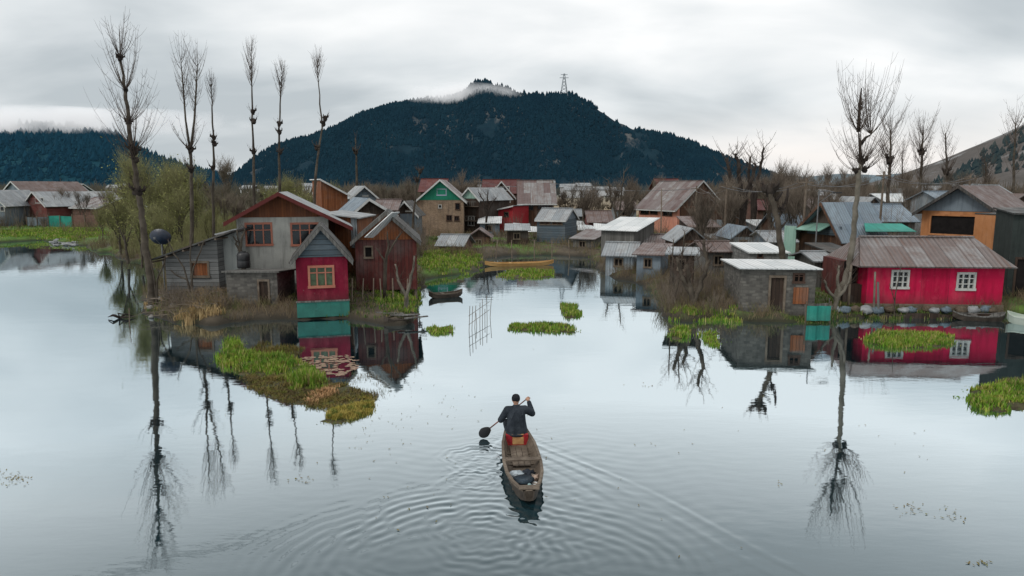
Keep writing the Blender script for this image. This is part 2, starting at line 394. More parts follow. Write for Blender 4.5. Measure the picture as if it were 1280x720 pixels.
def sdist(P, poly):
    n = len(poly); best = np.full(len(P), 1e18); inside = np.zeros(len(P), bool)
    for i in range(n):
        a = poly[i]; b = poly[(i + 1) % n]; ab = b - a
        t = np.clip(((P - a) @ ab) / (ab @ ab), 0, 1); d = P - (a + t[:, None] * ab)
        best = np.minimum(best, (d * d).sum(1))
        c = ((a[1] > P[:, 1]) != (b[1] > P[:, 1])) & (P[:, 0] < (b[0] - a[0]) * (P[:, 1] - a[1]) / (b[1] - a[1] + 1e-12) + a[0])
        inside ^= c
    return np.sqrt(best) * np.where(inside, 1, -1)
def land_z(P):
    P = np.asarray(P, float)
    wob = .35 * np.sin(P[:, 0] * 1.9 + 1.3 * np.sin(P[:, 1] * 1.1)) + .22 * np.sin(P[:, 0] * 4.7 + P[:, 1] * 3.3)
    d = sdist(P, LW[0]) + wob * np.clip(P[:, 1] / 60, .25, 1.2)
    z = np.where(d > 0, .08 + .55 * (1 - np.exp(-np.maximum(d, 0) / 1.3)), d * .4)
    z = np.maximum(z, -.7)
    z = z + np.where(d > 0, .05 * np.sin(P[:, 0] * .9) * np.cos(P[:, 1] * .7) + .03 * np.sin(P[:, 0] * 3.1 + 2 * np.cos(P[:, 1] * 2.3)), 0)
    return z
def gz(x, y): return float(land_z([[x, y]])[0])
def make_ground():
    ys = np.concatenate([np.geomspace(15, 110, 270), np.geomspace(113, 7000, 60)])
    us = np.linspace(-1.7, 1.7, 520)
    Y, U = np.meshgrid(ys, us, indexing='ij'); X = Y * U
    P = np.stack([X.ravel(), Y.ravel()], 1); z = land_z(P)
    V = np.column_stack([P, z]); nr, nc = len(ys), len(us)
    i = np.arange(nr - 1)[:, None] * nc + np.arange(nc - 1)[None]
    Fc = np.stack([i, i + 1, i + nc + 1, i + nc], -1).reshape(-1, 4)
    me = bpy.data.meshes.new('ground'); me.from_pydata(V.tolist(), [], Fc.tolist())
    me.polygons.foreach_set('use_smooth', [True] * len(me.polygons))
    t = NT('ground_soil'); o = t.tc.outputs['Object']; s = t.sep(o)
    mud = t.mix(t.noise(o, .8, 5, .7, .35, .65), (.045, .036, .026), (.10, .08, .055))
    gr = t.mix(t.noise(o, 2.2, 4, .7, .35, .65), (.05, .11, .018), (.10, .17, .03))
    dry = t.mix(t.noise(o, .5, 5, .7, .35, .65), (.17, .13, .08), (.26, .20, .125))
    c = t.mix(t.noise(o, .16, 4, .6, .51, .6), mud, gr)
    far = t.rng(s[1], 75, 105)
    leftf = t.rng(s[0], -12, -26)
    c = t.mix(t.math('MULTIPLY', far, t.math('SUBTRACT', 1, leftf)), c, dry)
    leftnear = t.math('MULTIPLY', leftf, t.rng(s[1], 62, 70))
    c = t.mix(t.math('MULTIPLY', leftnear, t.rng(s[1], 140, 100)), c, gr)
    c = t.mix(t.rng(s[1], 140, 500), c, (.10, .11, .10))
    wet = t.rng(s[2], .28, .06)
    c = t.mix(t.math('MULTIPLY', wet, .8), c, (.018, .016, .011))
    t.bump(t.noise(o, 5, 5, .7), .6, .06)
    me.materials.append(t.out(c, .9))
    ob = bpy.data.objects.new('ground', me); COL.objects.link(ob); tag(ob, 'low muddy and grassy banks and plain around the lake', None, None, 'structure')
make_ground()
# ------------------------------------------------------------------ water
BOAT_A = Vector((.30, 11.25)); BOAT_B = Vector((.02, 15.35))      # stern, bow
def wake(X, Y):
    h = np.zeros_like(X)
    ax = Vector((BOAT_B - BOAT_A)).normalized(); pxv = Vector((ax.y, -ax.x))
    bx, by = BOAT_B
    dx, dy = X - bx, Y - by
    a = -(dx * ax.x + dy * ax.y); b = dx * pxv.x + dy * pxv.y
    for side, amp in ((1, .75), (-1, .5)):
        bb = b * side
        ang = R(33)
        q = bb * math.cos(ang) - a * math.sin(ang) + .25          # distance outside the leading crest
        q = q + .10 * np.sin(a * 1.1 + side)
        env = (.6 + .4 * np.sin(a * 2.3 + 4 * q) * np.sin(a * .9 + 1)) * np.exp(-np.maximum(q, 0) ** 2 / .05) * np.exp(-np.maximum(-q, 0) / 1.15) * np.clip(a - .1, 0, 1) * np.clip(bb * 2.5, 0, 1) * np.exp(-np.maximum(a - 2.0, 0) / 3)
        k = 2 * math.pi / (.25 + .022 * np.maximum(a, 0))
        h += amp * .0085 * env * np.cos(k * q)
        h += amp * .003 * env * np.cos(k * 1.9 * q + 1.1 * np.sin(b * 2))
    def ring(px, py, r0, wd, lam, amp):
        nonlocal h
        c = gp(px, py); r = np.sqrt((X - c.x) ** 2 + (Y - c.y) ** 2) * (1 + .05 * np.sin(3 * np.arctan2(Y - c.y, X - c.x) + px))
        th = np.arctan2(Y - c.y, X - c.x); r = r + .05 * np.sin(5 * th + px) * r0 + .03 * np.sin(11 * th + 3 * r)
        h += amp * (.45 + .55 * np.sin(th * .5 + 1.2) ** 2 * (1 + .5 * np.sin(3 * th + px))) * np.exp(-((r - r0) / wd) ** 2) * np.cos(2 * math.pi * (r - r0) / lam)
    ring(600, 574, .62, .22, .17, .006); ring(592, 600, .38, .16, .14, .0045); ring(614, 553, .28, .16, .12, .003)
    ring(606, 668, .75, .42, .2, .004); ring(560, 690, 1.6, .6, .21, .0028); ring(600, 740, 2.6, .8, .24, .0026)
    h += .0008 * np.exp(-((X - .2) / 3.0) ** 2) * np.clip(16 - Y, 0, 3) / 3 * (np.sin(9 * X + 5 * Y + 2.2 * np.sin(1.7 * X)) + np.sin(-8 * X + 7 * Y + 2 * np.sin(2.3 * Y)) + np.sin(21 * Y + 3 * np.sin(3 * X)))
    for qx, qy, am in ((598, 572, .006), (590, 590, .004)):
        c = gp(qx, qy); rr = np.sqrt((X - c.x) ** 2 + (Y - c.y) ** 2); h += am * np.exp(-(rr / .35) ** 2) * np.sin(34 * X + 6 * np.sin(13 * Y)) * np.sin(29 * Y + 5 * np.sin(11 * X))
    h += .002 * np.exp(-(b / .9) ** 2) * np.clip(a, 0, 1) * np.exp(-np.maximum(a - 5, 0) / 2) * np.sin(17 * X + 3 * np.sin(9 * Y)) * np.cos(15 * Y + 2 * np.sin(7 * X))
    return h
def make_water():
    t = NT('lake_water'); o = t.tc.outputs['Object']
    big = t.noise(o, .12, 3, .5, .35, .65)
    n1 = t.noise(t.mapp(o, (.55, 1.5, 1)), 1.3, 3, .5)
    n2 = t.noise(t.mapp(o, (.8, 2.4, 1)), 5, 3, .55)
    n3 = t.noise(t.mapp(o, (.12, .35, 1)), 1.0, 2, .5)
    hgt = t.math('ADD', t.math('MULTIPLY', n1, .5), t.math('MULTIPLY', t.math('MULTIPLY', n2, .10), t.rng(big, 0, 1, .3, 1.2)))
    hgt = t.math('ADD', hgt, t.math('MULTIPLY', n3, .8))
    t.bump(hgt, .35, .015)
    t.out((.007, .025, .032), .6, 0, .0)
    nrm = t.b.inputs['Normal'].links[0].from_socket
    lw = t.n.new('ShaderNodeLayerWeight'); lw.inputs['Blend'].default_value = .5; t.l.new(nrm, lw.inputs['Normal'])
    fac = t.math('MINIMUM', t.math('MULTIPLY', t.math('POWER', lw.outputs['Facing'], 4.0), 3.35), .81)
    gl = t.n.new('ShaderNodeBsdfGlossy'); gl.inputs['Roughness'].default_value = .006; gl.inputs['Color'].default_value = (.86, .955, 1, 1); t.l.new(nrm, gl.inputs['Normal'])
    mx = t.n.new('ShaderNodeMixShader'); t.l.new(fac, mx.inputs[0]); t.l.new(t.b.outputs[0], mx.inputs[1]); t.l.new(gl.outputs[0], mx.inputs[2])
    t.l.new(mx.outputs[0], t.n['Material Output'].inputs[0])
    # near patch with the wake in real relief, the rest flat around it
    x0, x1, y0, y1 = -8, 8, 7.0, 19.0; nx, ny = 440, 400
    xs = np.linspace(x0, x1, nx); ys = np.linspace(y0, y1, ny); X, Y = np.meshgrid(xs, ys)
    ed = np.clip(np.minimum(np.minimum(X - x0, x1 - X), np.minimum(Y - y0, y1 - Y)) / 1.2, 0, 1)
    Z = wake(X, Y) * ed
    V = np.column_stack([X.ravel(), Y.ravel(), Z.ravel()]).tolist()
    i = np.arange(ny - 1)[:, None] * nx + np.arange(nx - 1)[None]
    Fc = np.stack([i, i + 1, i + nx + 1, i + nx], -1).reshape(-1, 4).tolist()
    B = len(V); X0, X1, Y0, Y1 = -9000, 9000, -400, 9000
    V += [(X0, Y0, 0), (X1, Y0, 0), (X1, Y1, 0), (X0, Y1, 0), (x0, Y0, 0), (x1, Y0, 0), (x1, Y1, 0), (x0, Y1, 0)]
    c00, c10, c11, c01 = 0, nx - 1, ny * nx - 1, (ny - 1) * nx
    left = [k * nx for k in range(ny)]; right = [k * nx + nx - 1 for k in range(ny)]
    bot = list(range(nx)); top = [(ny - 1) * nx + k for k in range(nx)]
    Fc += [tuple([B, B + 4] + left + [B + 7, B + 3]), tuple([B + 5, B + 1, B + 2, B + 6] + right[::-1]), tuple([B + 4, B + 5] + bot[::-1]), tuple(top + [B + 6, B + 7])]
    me = bpy.data.meshes.new('water'); me.from_pydata(V, [], Fc); me.polygons.foreach_set('use_smooth', [True] * len(me.polygons))
    me.materials.append(t.m)
    ob = bpy.data.objects.new('water', me); COL.objects.link(ob); tag(ob, 'calm grey lake reflecting sky, trees and houses', None, None, 'structure')
make_water()
# ------------------------------------------------------------------ mountains
def fbm(x, y, o=5, f=1.0):
    return mn.fractal(Vector((x * f, y * f, 3.3)), 1.0, 2.1, o)
def mountain(name, label, prof, Yr, Yb, Yback, mat, nx=260, nt=46, rough=1.0, seed=0, zb=-1.0):
    """prof = skyline (px, py) seen from the lake, ridge at distance Yr, foot at Yb."""
    pts = [at(px, py, Yr) for px, py in prof]; xs = [p.x for p in pts]; zs = [p.z for p in pts]
    X = np.linspace(xs[0], xs[-1], nx); Zr = np.interp(X, xs, zs)
    V = []
    T = np.concatenate([np.linspace(0, 1, nt), np.linspace(1, 1.6, 12)[1:]])
    for t in T:
        for i in range(nx):
            x = X[i]; Hh = Zr[i]
            if t <= 1: y = Yb + (Yr - Yb) * t; s = t ** .85
            else: y = Yr + (Yback - Yr) * (t - 1) / .6; s = max(0, 1 - (t - 1) / .6)
            y += 60 * fbm(x / 300 + seed, .3, 3) * math.sin(math.pi * min(t, 1))
            sp = mn.hetero_terrain(Vector((x / 210 + seed, y / 260, 1.7)), .9, 2.1, 5, .6)
            k = math.sin(math.pi * min(1, max(0, t if t <= 1 else 1)))
            z = Hh * s - rough * Hh * .22 * k * (sp - .6) + (Hh * .012) * fbm(x / 22, y / 22, 3)
            V.append((x * (y / Yr) if t <= 1 else x, y, max(zb, z)))
    n = len(T); Fc = [(j * nx + i, j * nx + i + 1, (j + 1) * nx + i + 1, (j + 1) * nx + i) for j in range(n - 1) for i in range(nx - 1)]
    me = bpy.data.meshes.new(name); me.from_pydata(V, [], Fc); me.polygons.foreach_set('use_smooth', [True] * len(me.polygons)); me.materials.append(mat)
    ob = bpy.data.objects.new(name, me); COL.objects.link(ob); tag(ob, label, None, None, 'structure')
    return ob, V, nx, nt
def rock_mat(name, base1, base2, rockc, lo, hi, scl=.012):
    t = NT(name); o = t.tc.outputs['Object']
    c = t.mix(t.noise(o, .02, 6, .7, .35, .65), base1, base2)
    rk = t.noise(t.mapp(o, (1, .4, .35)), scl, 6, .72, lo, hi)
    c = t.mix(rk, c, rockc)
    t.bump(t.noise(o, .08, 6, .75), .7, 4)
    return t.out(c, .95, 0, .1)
CEN = [(270, 228), (290, 222), (315, 200), (340, 185), (362, 177), (392, 170), (412, 163), (440, 151), (465, 140), (488, 132), (530, 125), (560, 123), (578, 116), (590, 106), (598, 102), (612, 104), (628, 110), (655, 118), (680, 119), (700, 118), (716, 119), (735, 128), (752, 140), (772, 153), (792, 162), (815, 165), (840, 170), (865, 178), (890, 189), (915, 199), (935, 207), (960, 216), (985, 226), (1000, 230)]
mt_for = rock_mat('forest_floor', (.005, .020, .034), (.010, .032, .047), (.11, .115, .115), .56, .66)  # teal-blue base colours include the aerial haze of a distant slope
cen, CV, cnx, cnt = mountain('mountain', 'dark forested mountain rising behind the village', CEN, 1450, 1050, 1800, mt_for)
LEFT = [(-420, 168), (-200, 160), (0, 158), (60, 157), (112, 161), (140, 167), (165, 180), (200, 198), (230, 210), (262, 219), (300, 226), (330, 231)]
t_ = rock_mat('left_forest_floor', (.006, .040, .062), (.012, .056, .078), (.03, .075, .09), .55, .7)  # bluer base colours, haze of the farther mountain baked in
lef, LV, lnx, lnt = mountain('mountain', 'long low mountain on the left with its top lost in cloud', LEFT, 1700, 1250, 2000, t_, 200, 36, .8, 5)
RIGHT = [(1150, 236), (1180, 222), (1200, 212), (1225, 195), (1250, 178), (1280, 158), (1330, 130), (1400, 105), (1600, 60), (1900, 50)]
t_ = rock_mat('bare_hillside', (.075, .070, .065), (.12, .11, .105), (.33, .34, .35), .54, .66, .02)
rig, RV, rnx, rnt = mountain('mountain', 'steep bare hillside with pale rock at the right edge', RIGHT, 620, 400, 900, t_, 160, 40, .7, 9)
HILL = [(880, 232), (930, 224), (970, 219), (1010, 221), (1050, 217), (1100, 219), (1140, 215), (1190, 218), (1230, 224), (1300, 228)]
t_ = rock_mat('far_blue_hill', (.12, .17, .20), (.15, .20, .23), (.2, .25, .28), .6, .8)  # pale blue is distance haze put into the hill colour
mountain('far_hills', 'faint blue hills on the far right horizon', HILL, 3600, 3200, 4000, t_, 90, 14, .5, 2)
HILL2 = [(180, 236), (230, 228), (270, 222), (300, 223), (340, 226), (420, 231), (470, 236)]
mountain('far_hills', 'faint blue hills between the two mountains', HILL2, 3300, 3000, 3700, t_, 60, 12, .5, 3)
# conifers covering the slopes
def forest(name, label, V, nx, nt, N, hmin, hmax, mat, seed, gap=.62, trange=(.0, 1.0), ridge=700, seamask=None):
    r = random.Random(seed); mb = MB()
    def cone(x, y, z, h, w):
        k = 4; a0 = r.random() * 6
        b = len(mb.v)
        for lv, (zz, ww) in enumerate(((0, .6), (.22, 1), (.55, .62))):
            for i in range(k):
                a = a0 + 2 * math.pi * i / k + lv; q = ww * w * r.uniform(.75, 1.2)
                mb.v.append((x + math.cos(a) * q, y + math.sin(a) * q, z + h * zz))
        mb.v.append((x + r.uniform(-.1, .1) * w, y, z + h))
        for lv in range(2):
            for i in range(k):
                p = b + lv * k + i; q = b + lv * k + (i + 1) % k; mb.f.append((p, q, q + k, p + k)); mb.uv.extend([(0, 0)] * 4)
        for i in range(k): mb.f.append((b + 2 * k + i, b + 2 * k + (i + 1) % k, b + 3 * k)); mb.uv.extend([(0, 0)] * 3)
    for q in range(N):
        j = int((nt - 1) * r.random() ** .8) if q > ridge else nt - 1 - r.choice((0, 0, 0, 1)); i = r.randrange(nx - 1)
        j = min(j, nt - 2) if q > ridge else j
        f = r.random(); a = V[j * nx + i]; b2 = V[j * nx + i + 1]; g = r.random() if q > ridge else 0
        c = V[min(j + 1, nt) * nx + i]
        x = a[0] + (b2[0] - a[0]) * f + (c[0] - a[0]) * g; y = a[1] + (b2[1] - a[1]) * f + (c[1] - a[1]) * g; z = a[2] + (b2[2] - a[2]) * f + (c[2] - a[2]) * g
        if z < 3: continue
        m1 = mn.fractal(Vector((x / 90, y / 140, z / 60)), 1, 2, 4)
        if m1 > gap and q > ridge: continue
        if seamask and seamask(x, y, z): continue
        h = r.uniform(hmin, hmax) * (r.choice((.5, .7, .9, 1.3)))
        cone(x, y, z - h * .15, h, h * r.uniform(.26, .42))
    o = mb.build(name, mat); tag(o, label, None, None, 'stuff')
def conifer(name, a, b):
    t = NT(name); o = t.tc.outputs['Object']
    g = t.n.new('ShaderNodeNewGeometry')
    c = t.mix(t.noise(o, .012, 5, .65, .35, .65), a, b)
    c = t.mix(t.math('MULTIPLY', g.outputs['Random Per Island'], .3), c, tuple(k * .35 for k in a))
    t.b.inputs['Emission Color'].default_value = (.22, .62, .92, 1); t.b.inputs['Emission Strength'].default_value = .026  # weak blue emission imitates airlight haze in front of the distant trees
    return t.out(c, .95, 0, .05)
def scar(x, y, z):
    px = 640 + F * x / y * 1.0; q = 235 - F * (z - H) / y
    d1 = abs((px - 525) - (q - 155) * .72 - 6 * math.sin(q * .4)); d2 = abs((px - 800) - (q - 185) * 1.0 - 5 * math.sin(q * .3))
    return (d1 < 4 and 140 < q < 215 and x % 7 < 6) or (d2 < 14 and 140 < q < 228 and mn.noise(Vector((x / 14, y / 30, 3))) > -.12)
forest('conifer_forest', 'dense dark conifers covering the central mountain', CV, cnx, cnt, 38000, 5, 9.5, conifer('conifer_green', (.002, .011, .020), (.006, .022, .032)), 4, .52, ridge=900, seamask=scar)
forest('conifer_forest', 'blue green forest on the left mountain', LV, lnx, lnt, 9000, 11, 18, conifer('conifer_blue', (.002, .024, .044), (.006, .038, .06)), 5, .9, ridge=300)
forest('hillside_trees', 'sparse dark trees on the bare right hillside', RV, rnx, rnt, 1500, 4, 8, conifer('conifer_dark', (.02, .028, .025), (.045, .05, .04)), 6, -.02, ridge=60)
# drifting cloud: real volumes
def mist(label, c, rx, ry, rz, dens, seed, fr=.02):
    mb = MB(); mb.blob((0, 0, 0), rx, ry, rz, seed, .12, 24, 14, 1.5)
    mt = bpy.data.materials.new('mist_volume'); mt.use_nodes = True; n = mt.node_tree.nodes; l = mt.node_tree.links
    for x in list(n):
        if x.type != 'OUTPUT_MATERIAL': n.remove(x)
    o = [x for x in n][0]
    tc = n.new('ShaderNodeTexCoord'); vs = n.new('ShaderNodeVolumePrincipled'); vs.inputs['Color'].default_value = (.95, .97, 1, 1)
    nz = n.new('ShaderNodeTexNoise'); nz.inputs['Scale'].default_value = fr; nz.inputs['Detail'].default_value = 3; l.new(tc.outputs['Object'], nz.inputs[0])
    ln = n.new('ShaderNodeVectorMath'); ln.operation = 'DIVIDE'; ln.inputs[1].default_value = (rx, ry, rz); l.new(tc.outputs['Object'], ln.inputs[0])
    lg = n.new('ShaderNodeVectorMath'); lg.operation = 'LENGTH'; l.new(ln.outputs[0], lg.inputs[0])
    mr = n.new('ShaderNodeMapRange'); mr.inputs[1].default_value = 1; mr.inputs[2].default_value = .25; l.new(lg.outputs['Value'], mr.inputs[0])
    nr = n.new('ShaderNodeMapRange'); nr.inputs[1].default_value = .42; nr.inputs[2].default_value = .68; l.new(nz.outputs[0], nr.inputs[0])
    mu = n.new('ShaderNodeMath'); mu.operation = 'MULTIPLY'; l.new(mr.outputs[0], mu.inputs[0]); l.new(nr.outputs[0], mu.inputs[1])
    m2 = n.new('ShaderNodeMath'); m2.operation = 'MULTIPLY'; l.new(mu.outputs[0], m2.inputs[0]); m2.inputs[1].default_value = dens
    l.new(m2.outputs[0], vs.inputs['Density'])
    m3 = n.new('ShaderNodeMath'); m3.operation = 'MULTIPLY'; l.new(m2.outputs[0], m3.inputs[0]); m3.inputs[1].default_value = .34; l.new(m3.outputs[0], vs.inputs['Emission Strength'])  # emission tied to density stands in for light scattered inside the cloud
    l.new(vs.outputs[0], o.inputs['Volume'])
    ob = mb.build('cloud_mist', mt, loc=c); tag(ob, label, None, None, 'structure'); return ob
mist('wisp of cloud drifting across the mountain summit', at(572, 117, 1385), 130, 50, 24, .06, 1, .014)
mist('low cloud hiding the top of the left mountain', at(20, 152, 1640), 600, 110, 40, .04, 4, .009)
# ------------------------------------------------------------------ buildings
class Plane_:
    """vertical wall plane through A and B (world), with pixel -> (u, z) lookup"""
    def __init__(s, A, B):
        s.A = Vector((A.x, A.y, 0)); s.B = Vector((B.x, B.y, 0)); s.x = (s.B - s.A).normalized(); s.w = (s.B - s.A).length
        s.n = Vector((s.x.y, -s.x.x, 0))
    def hit(s, px, py):
        d = ray(px, py); o = Vector((0, 0, H)); t = (s.A - o).dot(s.n) / d.dot(s.n); p = o + d * t
        return (p - s.A).dot(s.x), p.z
def window(parent, o, xd, nrm, u0, u1, z0, z1, nx, nz, fm, pm, recess=.07, name='window', extra=None):
    o, xd, nrm = Vector(o), Vector(xd), Vector(nrm)
    P = lambda a, z, q: o + xd * a + nrm * q + Vector((0, 0, z))
    fb = MB(); fw = min(.07, (u1 - u0) * .12); t = .035
    def bx(a0, a1, b0, b1, q0, q1): fb.obox(P(a0, b0, q0), xd * (a1 - a0), nrm * (q1 - q0), Vector((0, 0, b1 - b0)))
    bx(u0 - .02, u1 + .02, z1 - fw, z1 + .03, -recess, t); bx(u0 - .04, u1 + .04, z0 - .05, z0 + fw * .8, -recess, t + .03)
    bx(u0 - .02, u0 + fw, z0 + fw * .8, z1 - fw, -recess, t); bx(u1 - fw, u1 + .02, z0 + fw * .8, z1 - fw, -recess, t)
    for i in range(1, nx):
        a = u0 + (u1 - u0) * i / nx; bx(a - fw * .4, a + fw * .4, z0 + fw * .8, z1 - fw, -recess + .01, t - .012)
    for j in range(1, nz):
        if nz == 2: b = z0 + (z1 - z0) * .68
        else: b = z0 + (z1 - z0) * j / nz
        e = u0 + fw
        for i in range(nx):
            a0 = u0 + (u1 - u0) * i / nx + fw * (.4 if i else 1); a1 = u0 + (u1 - u0) * (i + 1) / nx - fw * (.4 if i < nx - 1 else 1)
            bx(a0, a1, b - fw * .3, b + fw * .3, -recess + .015, t - .018)
    f = fb.build(name, fm, parent)
    pb = MB(); pb.face([P(u0, z0, -recess + .004), P(u1, z0, -recess + .004), P(u1, z1, -recess + .004), P(u0, z1, -recess + .004)])
    pb.build('pane', pm, f)
    return f
def house(name, label, cat, A, B, d, top, roof, wallm, roofm, gablem=None, apex=None, ov=.35, ovf=.3, z0=.55, wins=(), side_wins=(), trim=None, ax=.5,
          inset=0, thick=.07, holes=(), group=None, gable_z=None, ov2=None, zr=None, no_wall=False):
    """A, B = (px, Y) of the front wall's corners; top = py of wall head at A; roof: gable_y (gable to the front), gable_x, shed_x, shed_y"""
    a = at(A[0], 320, A[1]); b = at(B[0], 320, B[1]); pl = Plane_(a, b); w = pl.w
    rz = math.atan2(pl.x.y, pl.x.x)
    zw = Zp(top, A[1]) - z0
    T = thing(name, label, cat, (a.x, a.y, z0), rz, group)
    dn = -.5
    wl = MB()
    if zr is None:
        if roof == 'gable_y': zr = Zp(apex, (A[1] + B[1]) / 2) - z0
        elif roof == 'gable_x': zr = Zp(apex, (A[1] + B[1]) / 2 + d / 2) - z0
        elif roof == 'shed_x': zr = Zp(apex, B[1]) - z0
        elif roof == 'shed_y': zr = Zp(apex, (A[1] + B[1]) / 2 + d) - z0
    hmin = min(zw, zr) if roof.startswith('shed') else zw
    # openings
    W_ = []
    for wd in wins:
        (x0, x1, y0, y1, nx, nz, fm, pm) = wd[:8]
        u0, zt = pl.hit(x0, y0); u1, zb_ = pl.hit(x1, y1)
        W_.append((u0, u1, zb_ - z0, zt - z0, nx, nz, fm, pm, wd[8] if len(wd) > 8 else 'window'))
    cut = [q for q in W_ if q[3] < hmin - .02 and q[0] > 0 and q[1] < w]
    xs = sorted({0, w, *[q[0] for q in cut], *[q[1] for q in cut]}); zs = sorted({dn, hmin, *[q[2] for q in cut], *[q[3] for q in cut]})
    if not no_wall:
        for i in range(len(xs) - 1):
            for j in range(len(zs) - 1):
                cx = (xs[i] + xs[i + 1]) / 2; cz = (zs[j] + zs[j + 1]) / 2
                if any(q[0] < cx < q[1] and q[2] < cz < q[3] for q in cut): continue
                wl.face([(xs[i], 0, zs[j]), (xs[i + 1], 0, zs[j]), (xs[i + 1], 0, zs[j + 1]), (xs[i], 0, zs[j + 1])])
        for q in cut:
            e = .14
            wl.face([(q[0], 0, q[2]), (q[0], e, q[2]), (q[0], e, q[3]), (q[0], 0, q[3])]); wl.face([(q[1], e, q[2]), (q[1], 0, q[2]), (q[1], 0, q[3]), (q[1], e, q[3])])
            wl.face([(q[0], 0, q[3]), (q[0], e, q[3]), (q[1], e, q[3]), (q[1], 0, q[3])]); wl.face([(q[0], e, q[2]), (q[0], 0, q[2]), (q[1], 0, q[2]), (q[1], e, q[2])])
        if roof == 'gable_y':
            wl.face([(0, 0, zw), (w, 0, zw), (w * ax, 0, zr)]); wl.face([(w, d, zw), (0, d, zw), (w * ax, d, zr)])
            for x in (0, w): wl.face([(x, 0, dn), (x, d, dn), (x, d, zw), (x, 0, zw)])
            wl.face([(w, d, dn), (0, d, dn), (0, d, zw), (w, d, zw)])
        elif roof == 'gable_x':
            for x in (0, w):
                wl.face([(x, 0, dn), (x, d, dn), (x, d, zw), (x, 0, zw)])
                if not inset: wl.face([(x, 0, zw), (x, d, zw), (x, d / 2, zr)])
            wl.face([(w, d, dn), (0, d, dn), (0, d, zw), (w, d, zw)])
        elif roof == 'shed_x':
            if zr > zw: wl.face([(0, 0, zw), (w, 0, zw), (w, 0, zr)]); wl.face([(w, d, zw), (0, d, zw), (w, d, zr)])
            else: wl.face([(0, 0, zr), (w, 0, zr), (0, 0, zw)]); wl.face([(w, d, zr), (0, d, zr), (0, d, zw)])
            wl.face([(0, 0, dn), (0, d, dn), (0, d, zw), (0, 0, zw)]); wl.face([(w, 0, dn), (w, d, dn), (w, d, zr), (w, 0, zr)])
            wl.face([(w, d, dn), (0, d, dn), (0, d, hmin), (w, d, hmin)])
        elif roof == 'shed_y':
            if zr < zw: wl.face([(0, 0, zr), (w, 0, zr), (w, 0, zw), (0, 0, zw)])
            for x in (0, w): wl.face([(x, 0, dn), (x, d, dn), (x, d, zr), (x, 0, zw)])
            wl.face([(w, d, dn), (0, d, dn), (0, d, zr), (w, d, zr)])
        wl.build('wall', wallm, T)
    for q in W_:
        window(T, (0, 0, 0), (1, 0, 0), (0, -1, 0), *q[:8], recess=.07 if q in cut else -.012, name=q[8])
    for q in side_wins:                    # (side 'L'/'R', y0, y1, z0, z1, nx, nz, fm, pm)
        s, a0, a1, b0, b1, nx, nz, fm, pm = q
        if s == 'R': window(T, (w, 0, 0), (0, 1, 0), (1, 0, 0), a0, a1, b0, b1, nx, nz, fm, pm, -.012)
        else: window(T, (0, 0, 0), (0, 1, 0), (-1, 0, 0), a0, a1, b0, b1, nx, nz, fm, pm, -.012)
    rf = MB(); tr = MB()
    o2 = ov if ov2 is None else ov2
    if roof == 'gable_y':
        X = w * ax; sL = (zr - zw) / X; sR = (zr - zw) / (w - X)
        rf.slab((-ov, d + ovf, zw - ov * sL + .01), (-ov, -ovf, zw - ov * sL + .01), (X, -ovf, zr + .01), (X, d + ovf, zr + .01), thick)
        rf.slab((w + o2, -ovf, zw - o2 * sR + .01), (w + o2, d + ovf, zw - o2 * sR + .01), (X, d + ovf, zr + .01), (X, -ovf, zr + .01), thick)
        if gablem:
            g = MB(); y = -.035; gz_ = zw if gable_z is None else zw + gable_z
            e = .0
            xa = (gz_ - zw) / sL if gz_ > zw else 0; xb = w - ((gz_ - zw) / sR if gz_ > zw else 0)
            g.face([(xa, y, gz_), (xb, y, gz_), (X, y, zr - .02)]); g.face([(xa, 0, gz_), (xb, 0, gz_), (xb, y, gz_), (xa, y, gz_)][::-1])
            g.build('gable', gablem, T)
        if trim:
            q = .14
            tr.bar((-ov, -ovf - .03, zw - ov * sL - q / 2 + .06), (X, -ovf - .03, zr - q / 2 + .06), .04, q, (0, 1, 0)) if False else None
            for (xa, za) in ((-ov, zw - ov * sL), (w + o2, zw - o2 * sR)):
                p0 = Vector((xa, -ovf - .045, za + .09)); p1 = Vector((X, -ovf - .045, zr + .09)); dz = Vector((0, 0, -.2))
                tr.face([p0, p1, p1 + dz, p0 + dz]); tr.face([p0 + Vector((0, .04, 0)), p1 + Vector((0, .04, 0)), p1, p0]); tr.face([p0 + dz, p1 + dz, p1 + dz + Vector((0, .04, 0)), p0 + dz + Vector((0, .04, 0))])
    elif roof == 'gable_x':
        s = (zr - zw) / (d / 2); ze = zw - ovf * s; i = inset
        rf.slab((-ov, -ovf, ze + .01), (w + o2, -ovf, ze + .01), (w + o2 - i, d / 2, zr + .01), (-ov + (i if inset else 0), d / 2, zr + .01), thick)
        rf.slab((w + o2, d + ovf, ze + .01), (-ov, d + ovf, ze + .01), (-ov + i, d / 2, zr + .01), (w + o2 - i, d / 2, zr + .01), thick)
        if i:
            rf.slab((w + o2, -ovf, ze + .01), (w + o2, d + ovf, ze + .01), (w + o2 - i, d / 2, zr + .01), (w + o2 - i, d / 2, zr + .01), thick)
            rf.slab((-ov, d + ovf, ze + .01), (-ov, -ovf, ze + .01), (-ov + i, d / 2, zr + .01), (-ov + i, d / 2, zr + .01), thick)
        rf.bar((-ov + i, d / 2, zr + thick + .02), (w + o2 - i, d / 2, zr + thick + .02), .25, .06)
        if gablem and not i:
            for sx, x in ((-1, -.035), (1, w + .035)):
                g = MB(); g.face([(x, 0, zw), (x, d, zw), (x, d / 2, zr - .02)]); g.build('gable', gablem, T)
